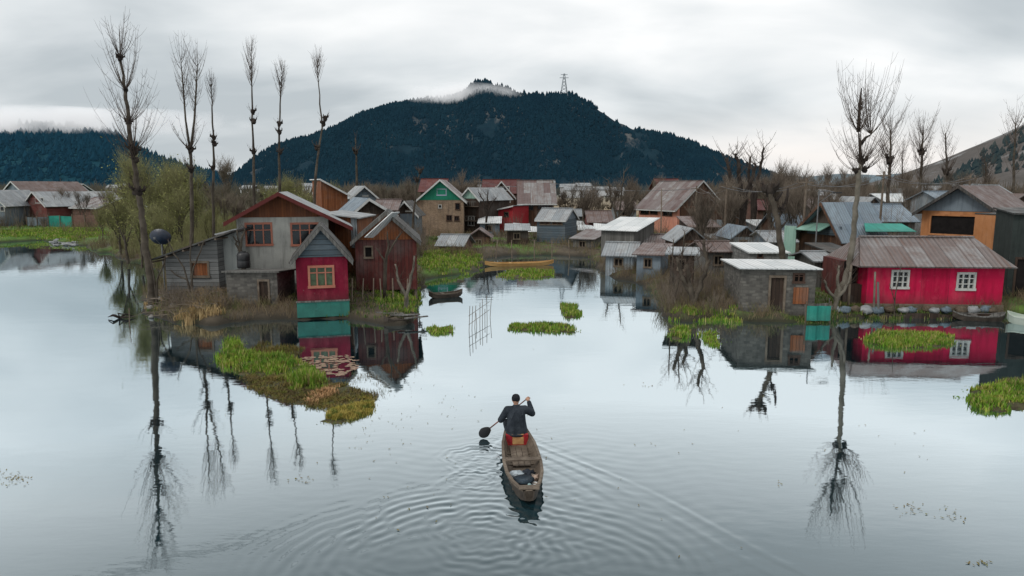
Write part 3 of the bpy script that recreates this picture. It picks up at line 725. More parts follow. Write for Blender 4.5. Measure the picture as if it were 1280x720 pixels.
        if trim:
            for x in (-ov - .03, w + o2 + .03):
                for y in (-ovf, d + ovf):
                    p0 = Vector((x, y, ze + .1)); p1 = Vector((x, d / 2, zr + .1)); dz = Vector((0, 0, -.18)); tr.face([p0, p1, p1 + dz, p0 + dz])
            p0 = Vector((-ov, -ovf - .03, ze + .07)); p1 = Vector((w + o2, -ovf - .03, ze + .07)); dz = Vector((0, 0, -.14)); tr.face([p0, p1, p1 + dz, p0 + dz])
    elif roof == 'shed_x':
        s = (zr - zw) / w
        rf.slab((-ov, d + ovf, zw - ov * s + .01), (-ov, -ovf, zw - ov * s + .01), (w + o2, -ovf, zr + o2 * s + .01), (w + o2, d + ovf, zr + o2 * s + .01), thick)
        if trim:
            p0 = Vector((-ov, -ovf - .03, zw - ov * s + .08)); p1 = Vector((w + o2, -ovf - .03, zr + o2 * s + .08)); dz = Vector((0, 0, -.15)); tr.face([p0, p1, p1 + dz, p0 + dz])
    elif roof == 'shed_y':
        s = (zr - zw) / d
        rf.slab((-ov, -ovf, zw - ovf * s + .01), (w + o2, -ovf, zw - ovf * s + .01), (w + o2, d + ovf, zr + ovf * s + .01), (-ov, d + ovf, zr + ovf * s + .01), thick)
        if trim:
            p0 = Vector((-ov, -ovf - .03, zw - ovf * s + .08)); p1 = Vector((w + o2, -ovf - .03, zw - ovf * s + .08)); dz = Vector((0, 0, -.15)); tr.face([p0, p1, p1 + dz, p0 + dz])
    rf.build('roof', roofm, T)
    if trim and tr.f: tr.build('bargeboard', trim, T)
    T['w'] = w; T['zw'] = zw; T['zr'] = zr
    return T
G, P_ = m['frame_salmon'], m['pane']
def part_box(T, name, mat, *b):
    mb = MB(); mb.box(*b); return mb.build(name, mat, T)
def stilts(T, w, d, z0, z1, n=4, r=.06, mat=None):
    for i in range(n):
        for y in (.15, d - .15):
            mb = MB(); x = .12 + (w - .24) * i / (n - 1); mb.tube([(x + rnd.uniform(-.05, .05), y, z0), (x, y, z1)], r, 6); mb.build('stilt', mat or m['timber'], T)

# ---- left cluster
grey = house('grey_house', 'grey plastered house with brown boarded gable and red-brown roof edges', 'house', (298, 33.2), (412, 34.35), 7.5, 272, 'gable_y', m['concrete'], m['tin_grey'], m['gable_brown'], 242,
      ov=.5, ov2=1.15, ovf=.75, ax=.47, trim=m['trim_red'], z0=.5,
      wins=[(306, 341, 279, 306, 3, 2, G, P_), (363, 399, 279, 306, 3, 2, G, P_)], side_wins=[('R', 1.5, 2.7, 1.2, 2.2, 3, 2, G, P_)])
b_ = MB(); b_.box(-.03, 4.57, -.05, 0, .0, .28); b_.build('plinth', m['block'], grey)
shed = house('wooden_shed', 'tumbledown grey plank shed with a sloping dark roof on the lake bank', 'shed', (206, 31.5), (272, 31.5), 3.2, 321, 'shed_x', m['grey_wood'], m['tin_dark'], None, 298, ov=.4, ov2=.9, ovf=.5, z0=.75,
      wins=[(238, 262, 327, 346, 1, 1, m['timber'], m['orange_wood'], 'boarded_window')])
mb = MB()
for i in range(5): mb.bar((-.4 + i * .75, -.52, shed['zw'] + (i * .75 - .4) / 2.44 * (shed['zr'] - shed['zw']) - .06), (-.4 + i * .75 + .15, 3.4, shed['zw'] + (i * .75 - .4) / 2.44 * (shed['zr'] - shed['zw']) - .05), .07)
mb.build('rafter', m['timber'], shed)
stilts(shed, shed['w'], 3.2, -.9, -.4, 4, .06)
house('concrete_annex', 'pale rendered block squeezed between the plank shed and the grey house', 'building', (272, 32.2), (297, 32.2), 3, 294, 'shed_x', m['concrete_lt'], m['tin_grey'], None, 288, ov=.05, ov2=.05, ovf=.05, z0=.5)
stn = house('stone_outhouse', 'low stone outhouse with a flat roof, in front of the grey plastered house', 'shed', (281, 29.6), (345, 29.6), 2.4, 341, 'shed_y', m['stone'], m['grey_wood_v'], None, 338, ov=.15, ovf=.15, z0=.25,
      wins=[(322, 338, 350, 384, 1, 1, m['timber'], m['dark_wood'], 'door')])
# water tank
c = at(305, 337, 30.6); T = thing('water_tank', 'black plastic water tank standing on the stone outhouse roof', 'water tank', (c.x, c.y, stn['zw'] + .25 + .10))
mb = MB(); mb.tube([(0, 0, 0), (0, 0, .04), (0, 0, .3), (0, 0, .33), (0, 0, .36), (0, 0, .6), (0, 0, .7)], [.26, .28, .28, .265, .28, .28, .2], 18); mb.build('tank', m['black'], T, True)
mb = MB(); mb.tube([(0, 0, .7), (0, 0, .75)], [.12, .12], 14); mb.build('lid', m['black'], T)
# satellite dish
c = at(200, 296, 32.6); T = thing('satellite_dish', 'dark blue satellite dish on a pole above the plank shed', 'satellite dish', (c.x, c.y, gz(c.x, c.y)))
hz_ = c.z - gz(c.x, c.y)
mb = MB(); mb.tube([(0, .1, -.2), (0, .1, hz_)], .03, 8); mb.build('pole', m['metal'], T)
mb = MB(); N = 24
for i in range(N):
    for j in range(6):
        def q(i, j):
            a = 2 * math.pi * i / N; rr = j / 6; return (math.cos(a) * rr * .52, -.12 + .16 * rr * rr - .25 * math.sin(a) * rr * .3, hz_ + math.sin(a) * rr * .38)
        if j == 0: mb.face([q(i, 0), q(i, 1), q(i + 1, 1)])
        else: mb.face([q(i, j), q(i, j + 1), q(i + 1, j + 1), q(i + 1, j)])
mb.build('reflector', m['dish'], T, True)
mb = MB(); mb.bar((0, -.02, hz_ - .36), (0, -.5, hz_ - .05), .025); mb.box(-.04, .04, -.56, -.46, hz_ - .08, hz_ + .02); mb.build('feed_arm', m['metal'], T)
# maroon house on the water
mar = house('maroon_house', 'dark maroon waterside house with turquoise skirting and a salmon window', 'house', (369, 28.3), (434, 28.85), 3.8, 322, 'gable_y', m['maroon'], m['tin_dark'], m['bluewall'], 284, ov=.22, ovf=.2, ax=.5, trim=m['grey_wood_v'], z0=.72,
      wins=[(385, 418, 333, 358, 3, 2, G, m['pane_green'])])
mb = MB(); mb.box(-.02, mar['w'] + .02, -.12, -.004, -.62, .02); mb.build('skirting', m['teal'], mar)
mb = MB(); mb.box(-.05, mar['w'] + .05, -.16, -.004, .02, .07); mb.build('ledge', m['grey_wood_v'], mar)
# brown barn with leaning white sheet
barn = house('brown_barn', 'tall dark brown timber barn standing on stilts beside the maroon house', 'barn', (444, 32.6), (521, 33.05), 5, 300, 'gable_y', m['redbrown'], m['tin_dark'], m['orange_wood'], 266, ov=.2, ovf=.2, ax=.52, trim=m['grey_wood_v'], z0=1.1,
      wins=[(455, 466, 308, 322, 1, 1, m['timber'], m['opening'])])
stilts(barn, barn['w'], 5, -1.2, 0, 5, .08)
c0 = at(456, 297, 32.2); c1 = at(490, 266, 32.2)
mb = MB(); mb.slab((0, 0, 0), (.35, .6, -.05), (c1.x - c0.x + .25, .7, c1.z - c0.z), (c1.x - c0.x, 0, c1.z - c0.z), .04)
tag(mb.build('roof_sheet', m['tin_white'], loc=c0), 'single pale tin sheet leaning up across the brown barn gable', 'metal sheet')
orn = house('orange_lean_to', 'orange boarded lean-to with a grey tin wall panel, right of the grey house', 'shed', (410, 38), (448, 38), 4, 268, 'shed_x', m['orange_wood'], m['tin_grey'], None, 273, ov=.2, ovf=.3, z0=.6)
mb = MB(); mb.box(1.35, orn['w'] - .02, -.06, -.005, 1.6, 3.3); mb.build('tin_panel', m['tin_sheet_v'], orn)
house('blue_tin_house', 'low house with twin blue grey tin gables behind the brown barn', 'house', (440, 45.6), (492, 46.6), 6, 268, 'gable_y', m['brown_wood'], m['tin_blue'], m['dark_wood'], 249, ov=.3, ovf=.5, ax=.42, trim=m['trim_white'], z0=.6, wins=[(452, 462, 258, 266, 1, 1, m['timber'], m['opening'])])
tw = house('lookout_shed', 'narrow orange wooden hut with a steep one-sided white roof, over the grey house roof', 'shed', (405, 55.5), (437, 56.5), 3.2, 226, 'shed_x', m['orange_wood'], m['tin_white'], None, 244, ov=.15, ov2=.2, ovf=.4, z0=.6, trim=m['trim_white'])
house('small_grey_house', 'small grey house with a front gable window behind the orange hut', 'house', (443, 65.6), (472, 66.4), 5, 246, 'gable_y', m['greyblue'], m['tin_grey'], m['bluewall'], 233, ov=.3, ovf=.3, trim=m['trim_white'], wins=[(453, 460, 239, 245, 2, 1, m['frame_white'], P_), (452, 463, 250, 258, 2, 1, m['frame_dark'], P_)])
house('small_blue_house', 'small blue grey gabled house left of the brick house', 'house', (494, 60), (521, 60), 4, 267, 'gable_y', m['greyblue'], m['tin_dark'], m['dark_wood'], 252, ov=.3, ovf=.3, trim=m['trim_white'], wins=[(507, 514, 258, 264, 1, 1, m['frame_white'], P_)])
# ---- centre
brk = house('brick_house', 'two storey tan brick house with a bright green gable', 'house', (523, 70.2), (580, 70.3), 8, 250, 'gable_y', m['brick'], m['tin_mix'], m['green'], 225, ov=.35, ovf=.3, trim=m['trim_white'],
      wins=[(546, 558, 236, 244, 3, 1, m['frame_lilac'], P_), (569, 575, 254, 262, 1, 1, m['frame_dark'], P_), (548, 552, 256, 260, 1, 1, m['frame_white'], P_), (558, 565, 269, 276, 2, 1, m['frame_dark'], P_), (568, 574, 270, 276, 2, 1, m['frame_dark'], P_)])
house('maroon_roofed_house', 'house with a plain maroon tin roof showing above the green gable', 'house', (527, 84), (556, 84), 6, 239, 'gable_x', m['brown_wood'], m['tin_maroon'], None, 224, ov=.3)
nar = house('narrow_balcony_house', 'narrow dark house with pale green gable and balconies, right of the brick house', 'house', (577, 73), (599, 72), 7, 248, 'gable_y', m['dark_wood'], m['tin_grey'], m['mint'], 235, ov=.3, ovf=.3, trim=m['trim_white'],
      wins=[(585, 593, 270, 282, 2, 2, m['frame_white'], P_)])
for z in (1.5, 3.0):
    mb = MB(); mb.box(0, nar['w'], -.7, -.01, z, z + .06); mb.build('balcony', m['timber'], nar)
    mb = MB(); mb.box(0, nar['w'], -.7, -.66, z + .5, z + .56)
    for i in range(9): mb.box(i * nar['w'] / 9, i * nar['w'] / 9 + .04, -.69, -.67, z + .06, z + .5)
    mb.build('railing', m['grey_wood_v'], nar)
lx = house('gabled_brown_house', 'brown house with maroon roof and a row of white attic windows', 'house', (612, 86), (642, 86), 8, 245, 'gable_y', m['brown_wood'], m['tin_maroon'], None, 227, ov=.3, ovf=.4, trim=m['trim_white'],
      wins=[(619, 637, 233, 238, 5, 1, m['frame_white'], P_), (616, 624, 247, 253, 2, 1, m['frame_white'], P_), (630, 638, 247, 253, 2, 1, m['frame_white'], P_)])
house('maroon_wing', 'maroon tin roofed wing running left and right behind the brown gabled house', 'house', (605, 92), (648, 92), 6, 241, 'gable_x', m['brown_wood'], m['tin_maroon'], None, 225, ov=.3)
house('red_shed', 'bright red sheet metal shed with a slanting pale roof edge', 'shed', (619, 76), (641, 75), 4, 263, 'shed_x', m['red_wall'], m['tin_grey'], None, 258, ov=.2, ovf=.3, trim=m['trim_white'], wins=[(630, 636, 265, 271, 1, 1, m['frame_dark'], P_)])
house('grey_tin_hut', 'small hut walled in pale tin sheets, left of the red shed', 'hut', (598, 78), (618, 78), 4, 256, 'gable_x', m['tin_sheet_v'], m['tin_brown'], None, 250, ov=.2)
big = house('tin_roofed_house', 'large brown house with steep patchy grey tin roof', 'house', (650, 79), (690, 79), 7, 252, 'gable_x', m['brown_wood'], m['tin_mix'], m['brown_wood'], 226, ov=.35, ov2=.5, ovf=.45, trim=m['trim_white'],
      wins=[(654, 667, 255, 263, 3, 1, m['frame_dark'], P_), (672, 687, 254, 262, 4, 1, m['frame_dark'], P_)], side_wins=[('L', 1, 2.2, 1.4, 2.4, 2, 1, m['frame_white'], P_), ('L', 3.2, 4.4, 1.4, 2.4, 2, 1, m['frame_white'], P_)])
sm = house('stilted_hut', 'small blue grey stilted hut with ribbed tin roof, left of the salmon house', 'hut', (671, 62), (706, 61), 3.6, 274, 'gable_x', m['bluewall'], m['tin_grey'], m['greyblue'], 261, ov=.15, ovf=.25, z0=.75, trim=m['trim_white'],
      wins=[(675, 688, 275, 281, 2, 1, m['timber'], m['brown_wood']), (690, 703, 275, 281, 2, 1, m['timber'], m['brown_wood'])])
stilts(sm, sm['w'], 3.6, -1, -.4, 5, .06)
sal = house('salmon_house', 'salmon house with rusty tin roof and brown boarded end gable', 'house', (797, 79), (845, 73), 6.4, 257, 'gable_x', m['salmon'], m['tin_mix'], m['brown_wood'], 227, ov=.25, ovf=.5, trim=m['trim_white'],
      wins=[(801, 811, 259, 268, 2, 1, m['frame_dark'], P_), (813, 822, 259, 268, 2, 1, m['frame_dark'], P_), (829, 840, 260, 270, 2, 1, m['frame_dark'], P_)])
mb = MB(); mb.box(sal['w'] + .0, sal['w'] + .08, .3, 6.1, .3, sal['zw'] - .02); mb.build('end_wall', m['brown_wood'], sal)
wr = house('white_roofed_shed', 'waterside grey tin shed under a broad pale sloping roof', 'shed', (751, 50), (792, 48.6), 3.8, 287, 'shed_y', m['grey_wood_v'], m['tin_white'], None, 273, ov=.35, ovf=.3, z0=.35, thick=.05)
house('small_brown_shed', 'small brown shed with faded tin roof left of the salmon house', 'shed', (735, 70), (764, 70), 4, 277, 'gable_x', m['maroon_wall'], m['tin_brown'], None, 264, ov=.2)
house('far_maroon_roof_house', 'maroon roofed house just showing above the salmon house ridge', 'house', (822, 96), (848, 96), 6, 236, 'gable_x', m['brown_wood'], m['tin_maroon'], None, 224, ov=.3)
# ---- right cluster
ston = house('stone_shed', 'grey stone shed with flat white tin roof at the water edge', 'shed', (928, 28.6), (1022, 28.3), 3.4, 336, 'shed_y', m['stone'], m['tin_white'], None, 326, ov=.18, ovf=.22, z0=.12, thick=.05,
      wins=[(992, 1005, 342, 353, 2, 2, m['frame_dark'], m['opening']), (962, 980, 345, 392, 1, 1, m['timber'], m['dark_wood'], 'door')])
mb = MB(); mb.box(2.15, 2.75, -.05, -.005, .55, 1.25); mb.build('plank_patch', m['orange_wood'], ston)
house('flat_roofed_store', 'small grey block store with flat pale roof behind the stone shed', 'shed', (937, 35), (985, 35), 3, 317, 'shed_y', m['block'], m['tin_white'], None, 305, ov=.1, ovf=.1, z0=.5, wins=[(947, 953, 316.9, 322, 1, 1, m['frame_dark'], m['opening'])])
wh = house('gabled_timber_house', 'timber house with blue tin gable roof and blue boards behind the stone shed', 'house', (998, 41.5), (1054, 38.2), 2.6, 291, 'gable_y', m['brown_wood'], m['tin_blue'], m['dark_wood'], 254, ov=.5, ov2=.3, ovf=.5, ax=.6, trim=m['brown_wood'], z0=.5)
mb = MB(); mb.box(.75, 3.3, -.12, -.04, wh['zw'] + .02, wh['zw'] + .55); mb.build('board_band', m['bluewall'], wh)
mb = MB(); mb.slab((.7, -1.0, 2.55), (2.6, -1.0, 2.55), (2.6, -.01, 2.95), (.7, -.01, 2.95), .04); mb.build('porch_roof', m['tin_green'], wh)
mb = MB(); mb.box(-.3, .68, -.9, -.85, .0, 2.75); mb.build('mint_panel', m['mint'], wh)
mag = house('magenta_house', 'bright magenta waterside house with weathered brown tin roof and two white windows', 'house', (1086, 29.6), (1258, 29.2), 3.3, 328, 'gable_x', m['magenta'], m['tin_magenta_roof'], None, 298, ov=.5, ov2=.25, ovf=.35, inset=.75, z0=.5,
      wins=[(1115, 1135, 338, 360, 3, 3, m['frame_white'], P_), (1197, 1218, 341, 362, 3, 3, m['frame_white'], P_)])
mb = MB(); w_ = mag['w']; mb.box(-.8, -.02, .9, 3.0, -.3, mag['zw'] - .02); mb.build('porch_recess', m['redbrown'], mag); part_box(mag, 'porch_boards', m['dark_wood'], -.78, -.004, .45, .88, -.3, .75)
part_box(mag, 'door', m['opening'], -.66, -.1, .86, .897, .0, 1.75)
for x in (-.75,):
    mb = MB(); mb.tube([(x, -.1, -.5), (x, -.1, mag['zw'] - .1)], .05, 7); mb.build('post', m['timber'], mag)
mb = MB(); mb.box(-.05, w_ + .05, -.1, -.004, -.42, -.02); mb.build('sill_beam', m['timber'], mag)
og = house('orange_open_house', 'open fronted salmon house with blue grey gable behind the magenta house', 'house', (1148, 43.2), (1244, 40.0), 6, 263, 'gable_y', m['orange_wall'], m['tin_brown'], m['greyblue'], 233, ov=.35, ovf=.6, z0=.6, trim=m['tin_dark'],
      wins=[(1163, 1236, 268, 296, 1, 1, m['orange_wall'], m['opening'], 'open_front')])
house('orange_wall_block', 'plain orange walled block right of the open fronted house', 'building', (1214, 38.4), (1250, 36.6), 2.5, 268, 'shed_y', m['orange_wall'], m['tin_dark'], None, 266, ov=.02, ovf=.02, z0=.6)
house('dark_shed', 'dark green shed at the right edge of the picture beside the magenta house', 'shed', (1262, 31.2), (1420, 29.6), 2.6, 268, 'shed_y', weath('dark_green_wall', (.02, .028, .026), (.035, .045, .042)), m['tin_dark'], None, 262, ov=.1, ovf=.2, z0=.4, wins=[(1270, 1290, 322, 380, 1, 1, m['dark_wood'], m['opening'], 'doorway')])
house('green_walled_house', 'distant green walled house with grey tin roof, right of the open fronted house', 'house', (1228, 64), (1262, 64), 6, 248, 'gable_x', m['green'], m['tin_grey'], None, 232, ov=.4)
TR = [((1062, 46), (1100, 46), 5, 285, 262, 'gable_x', 'tin_blue', 'blue tin roofed hut left of the green tarpaulin', 'hut'),
      ((1096, 50), (1140, 50), 5, 276, 256, 'gable_x', 'tin_blue', 'wide blue grey tin roof between the timber house and open fronted house', 'house'),
      ((1072, 56), (1100, 56), 5, 262, 247, 'gable_y', 'tin_grey', 'grey tin gable behind the blue tin roofs', 'house'),
      ((1102, 66), (1138, 66), 5, 252, 243, 'gable_x', 'tin_white', 'pale tin roofed house behind the open fronted house', 'house'),
      ((1122, 78), (1152, 78), 5, 247, 236, 'gable_y', 'tin_dark', 'dark gabled house far behind the open fronted house', 'house'),
      ((1150, 90), (1185, 90), 6, 244, 233, 'gable_x', 'tin_grey', 'far grey roof showing left of the blue grey gable', 'house'),
      ((975, 52), (1010, 52), 5, 292, 268, 'gable_x', 'tin_blue', 'blue tin hut with a steep roof left of the timber house', 'hut'),
      ((1012, 62), (1040, 62), 5, 262, 246, 'gable_x', 'tin_brown', 'brown tin roofed house behind the timber house', 'house'),
      ((1030, 74), (1052, 74), 5, 250, 238, 'shed_y', 'tin_grey', 'pale boxy house with flat roof above the timber house', 'house'),
      ((945, 60), (968, 60), 3, 283, 276, 'shed_y', 'tin_white', 'tiny hut with a bright sheet roof behind the stubby pollard', 'hut'),
      ((895, 54), (940, 54), 4, 300, 293, 'shed_y', 'tin_grey', 'long low tin fence shed right of the salmon house', 'shed')]
TR += [((548, 54), (578, 53.6), 3, 306, 294, 'gable_x', 'tin_grey', 'low hut on the green bank below the brick house', 'hut'),
      ((586, 60), (612, 60), 3, 296, 287, 'gable_y', 'tin_brown', 'small brown hut by the channel end below the brick house', 'hut'),
      ((716, 58), (742, 57), 3, 298, 288, 'shed_y', 'tin_mix', 'patchy tin lean-to right of the stilted hut', 'shed'),
     ((757, 43), (792, 42.5), 3, 318, 304, 'gable_x', 'tin_grey', 'low plank hut at the waterline under the pale sloping roof', 'hut'),
      ((796, 40), (826, 39.5), 3, 318, 306, 'shed_y', 'tin_brown', 'brown lean-to shed right of the low plank hut', 'shed'),
      ((838, 33.5), (868, 33.2), 2.4, 318, 311, 'shed_y', 'tin_grey', 'tall narrow shed of grey upright sheets left of the stone shed', 'shed'),
      ((808, 50), (842, 49.5), 3.2, 303, 294, 'gable_x', 'tin_mix', 'patchy tin roofed shed in front of the salmon house', 'shed'),
      ((846, 45), (880, 45), 3.5, 300, 286, 'gable_y', 'tin_grey', 'small gabled hut in front of the tin fence', 'hut'),
      ((882, 38), (916, 38), 3, 314, 303, 'gable_x', 'tin_brown', 'brown roofed hut between the narrow shed and the block store', 'hut'),
      ((915, 47), (945, 47), 3.5, 296, 284, 'gable_y', 'tin_blue', 'blue roofed gabled hut behind the block store', 'hut'),
      ((960, 44), (992, 44), 3.5, 302, 290, 'gable_x', 'tin_grey', 'grey roofed hut right behind the stubby pollard trunk', 'hut'),
      ((862, 58), (896, 58), 4, 284, 272, 'shed_y', 'tin_brown', 'low brown lean-to right of the salmon house end wall', 'shed'),
      ((945, 70), (975, 70), 5, 262, 250, 'gable_x', 'tin_maroon', 'maroon roofed house far behind the stubby pollard', 'house'),
      ((900, 78), (925, 78), 5, 262, 250, 'gable_y', 'tin_grey', 'grey gabled house behind the dead forked tree', 'house'),
      ((706, 78), (730, 78), 4, 270, 262, 'gable_x', 'tin_grey', 'tiny grey roofed hut left of the small brown shed', 'hut'),
      ((770, 88), (794, 88), 5, 262, 252, 'gable_x', 'tin_brown', 'low brown roofed house left behind the salmon house', 'house'),
      ((600, 70), (624, 70), 3, 279, 272, 'shed_y', 'tin_white', 'low shed with pale roof in front of the red shed', 'shed'),
      ((634, 60), (660, 60), 3, 288, 281, 'shed_y', 'tin_grey', 'open grey shelter left of the stilted hut', 'shelter'),
      ((470, 58), (496, 58), 4, 262, 250, 'gable_x', 'tin_brown', 'brown roofed house between the twin tin gables and the blue house', 'house'),
      ((1046, 34), (1070, 34), 3, 318, 306, 'shed_y', 'tin_dark', 'dark lean-to filling the gap left of the magenta house', 'shed'),
      ((1020, 33.5), (1046, 33.5), 2.5, 326, 316, 'gable_x', 'tin_grey', 'low tin hut between the stone shed and the magenta house', 'hut'),
      ((1168, 56), (1200, 56), 4, 250, 240, 'gable_x', 'tin_blue', 'blue roof peeping over the open fronted house', 'house'),
      ((1252, 50), (1290, 50), 5, 256, 243, 'gable_y', 'tin_brown', 'brown gabled house behind the dark shed at the right edge', 'house'),
      ((1196, 80), (1230, 80), 5, 240, 230, 'gable_x', 'tin_grey', 'small grey roofed house at the foot of the bare hillside', 'house')]
for (A, B, d, tp, ap, rt, rm, lb, ct) in TR:
    house('tin_roofed_' + ct, lb, ct, A, B, d, tp, rt, [m['brown_wood'], m['grey_wood_v'], m['tin_sheet_v'], m['greyblue'], m['dark_wood'], m['brick_red']][TR.index((A, B, d, tp, ap, rt, rm, lb, ct)) % 6], m[rm], m['dark_wood'] if rt == 'gable_y' else None, ap, ov=.25, z0=.5, wins=[(A[0] + (B[0] - A[0]) * .3, A[0] + (B[0] - A[0]) * .62, tp + 330 / A[1] * .6, tp + 330 / A[1] * 2.0, 2, 1, m['timber'], m['opening'])])
c = at(1082, 290, 38); e = at(1146, 288, 38)
mb = MB(); mb.slab((0, 0, 0), (e.x - c.x, 0, 0), (e.x - c.x - .2, 1.2, .38), (.5, 1.2, .40), .03)
tag(mb.build('tarpaulin', m['teal'], loc=(c.x, c.y, c.z)), 'green and white tarpaulin spread over boards behind the magenta roof', 'tarpaulin')
mb = MB(); mb.slab((.3, 0, 0), (2.9, 0, 0), (2.7, .5, .15), (.4, .5, .15), .02)
hg = MB(); hg.box(0, 0, 0, 0, 0, 0)
# tin fence in front of salmon house
c = at(852, 285, 66); e = at(922, 286, 62)
pl = Plane_(c, e); T = thing('tin_fence', 'fence of upright weathered tin sheets in front of the salmon house gable', 'fence', (c.x, c.y, .5), math.atan2(pl.x.y, pl.x.x))
x = 0; k = 0
while x < pl.w:
    wd = rnd.uniform(.6, .8); hh = rnd.uniform(1.5, 2.1); mb = MB(); mb.slab((x, rnd.uniform(-.05, .05), 0), (x + wd - .03, 0, 0), (x + wd - .03, rnd.uniform(-.08, .08), hh), (x, 0, hh + rnd.uniform(-.1, .1)), .01)
    mb.build('sheet', m['tin_sheet_v'] if k % 3 else m['tin_brown'], T); x += wd; k += 1
# ---- far left village
LFV = [('far_grey_house', 'grey gabled house with a dull brown roof, second from the left edge', (8, 100), (44, 97), 9, 246, 'gable_y', 'greyblue', 'tin_brown', 'greyblue', 227, []),
       ('far_edge_house', 'grey house cut by the left edge of the picture', (-22, 88), (12, 88), 7, 255, 'gable_y', 'greyblue', 'tin_grey', None, 238, [(0, 6, 258, 264, 1, 1, 'frame_white')]),
       ('far_small_roof_house', 'low grey roofed house just right of the left edge', (10, 92), (24, 92), 6, 258, 'gable_x', 'brown_wood', 'tin_brown', None, 245, []),
       ('maroon_gabled_house', 'maroon gabled house with a long pale roof and white attic window across the left water', (38, 93), (64, 90), 10, 256, 'gable_y', 'maroon_wall', 'tin_grey', 'maroon_wall', 240, [(44, 55, 247, 254, 3, 1, 'frame_white')]),
       ('far_tin_house', 'low brick house with a shiny tin roof at the right end of the left village', (96, 92), (126, 90), 7, 259, 'gable_x', 'brick_red', 'tin_mix', None, 247, []),
       ('far_back_house', 'grey roofed house behind the maroon gabled one', (58, 112), (90, 112), 8, 243, 'gable_x', 'greyblue', 'tin_grey', None, 230, []),
       ('far_back_cottage', 'cottage with pale roof edges behind the far tin house', (70, 108), (92, 108), 6, 243, 'gable_y', 'brown_wood', 'tin_grey', None, 233, [])]
for nme, lb, A, B, d, tp, rt, wm, rm, gm, ap, wn in LFV:
    house(nme, lb, 'house', A, B, d, tp, rt, m[wm], m[rm], m[gm] if gm else None, ap, ov=.4, z0=.6, trim=m['trim_white'], wins=[(*q[:6], m[q[6]], P_) for q in wn])
def fence(name, label, A, B, h, mat, z0=.5, post=1.6):
    c = at(A[0], 300, A[1]); e = at(B[0], 300, B[1]); pl = Plane_(c, e)
    T = thing(name, label, 'fence', (c.x, c.y, z0), math.atan2(pl.x.y, pl.x.x)); n = max(2, int(pl.w / post))
    for i in range(n):
        mb = MB(); mb.slab((pl.w * i / n + .02, 0, -.2), (pl.w * (i + 1) / n - .02, 0, -.2), (pl.w * (i + 1) / n - .02, .03, h * rnd.uniform(.92, 1.05)), (pl.w * i / n + .02, .03, h), .02); mb.build('panel', mat, T)
        mb = MB(); mb.box(pl.w * i / n - .04, pl.w * i / n + .04, -.08, -.0, -.3, h * 1.08); mb.build('post', m['timber'], T)
    return T
fence('green_fence', 'turquoise sheet fence in front of the maroon gabled house', (63, 87), (92, 87), 1.5, m['teal'])
fence('brick_fence', 'red brick garden fence right of the turquoise fence', (93, 87), (124, 87), 1.6, m['brick_red'])
fence('grey_sheet_fence', 'grey sheet fence at the left end of the turquoise one', (36, 88), (62, 88), 1.3, m['greyblue'])
# ---- distant white buildings on the plain
FAR = [(706, 240), (722, 238), (735, 242), (748, 240), (700, 243), (765, 241), (330, 238), (352, 242), (375, 240), (940, 234), (955, 238), (972, 240), (985, 236), (1003, 241), (598, 239), (1010, 234), (300, 241), (132, 239), (150, 240)]
lbs = ['far white building on the plain', 'distant white block beyond the fields', 'tiny pale far off house']
for i, (px, py) in enumerate(FAR):
    Y = rnd.uniform(330, 460); c = at(px, 250, Y); w = rnd.uniform(6, 12); d = 6; h = rnd.uniform(3.5, 6)
    T = thing('distant_building', 'tiny pale building on the far plain below the mountain', 'building', (c.x, c.y, .5), rnd.uniform(-.4, .4), 'tiny pale buildings far across the plain')
    mb = MB(); mb.box(0, w, 0, d, 0, h); mb.build('wall', m['white_far'], T)
    mb = MB(); mb.slab((-.4, -.4, h - .1), (w + .4, -.4, h - .1), (w + .4, d / 2, h + 1.6), (-.4, d / 2, h + 1.6), .15); mb.slab((w + .4, d + .4, h - .1), (-.4, d + .4, h - .1), (-.4, d / 2, h + 1.6), (w + .4, d / 2, h + 1.6), .15); mb.build('roof', m['tin_grey'], T)
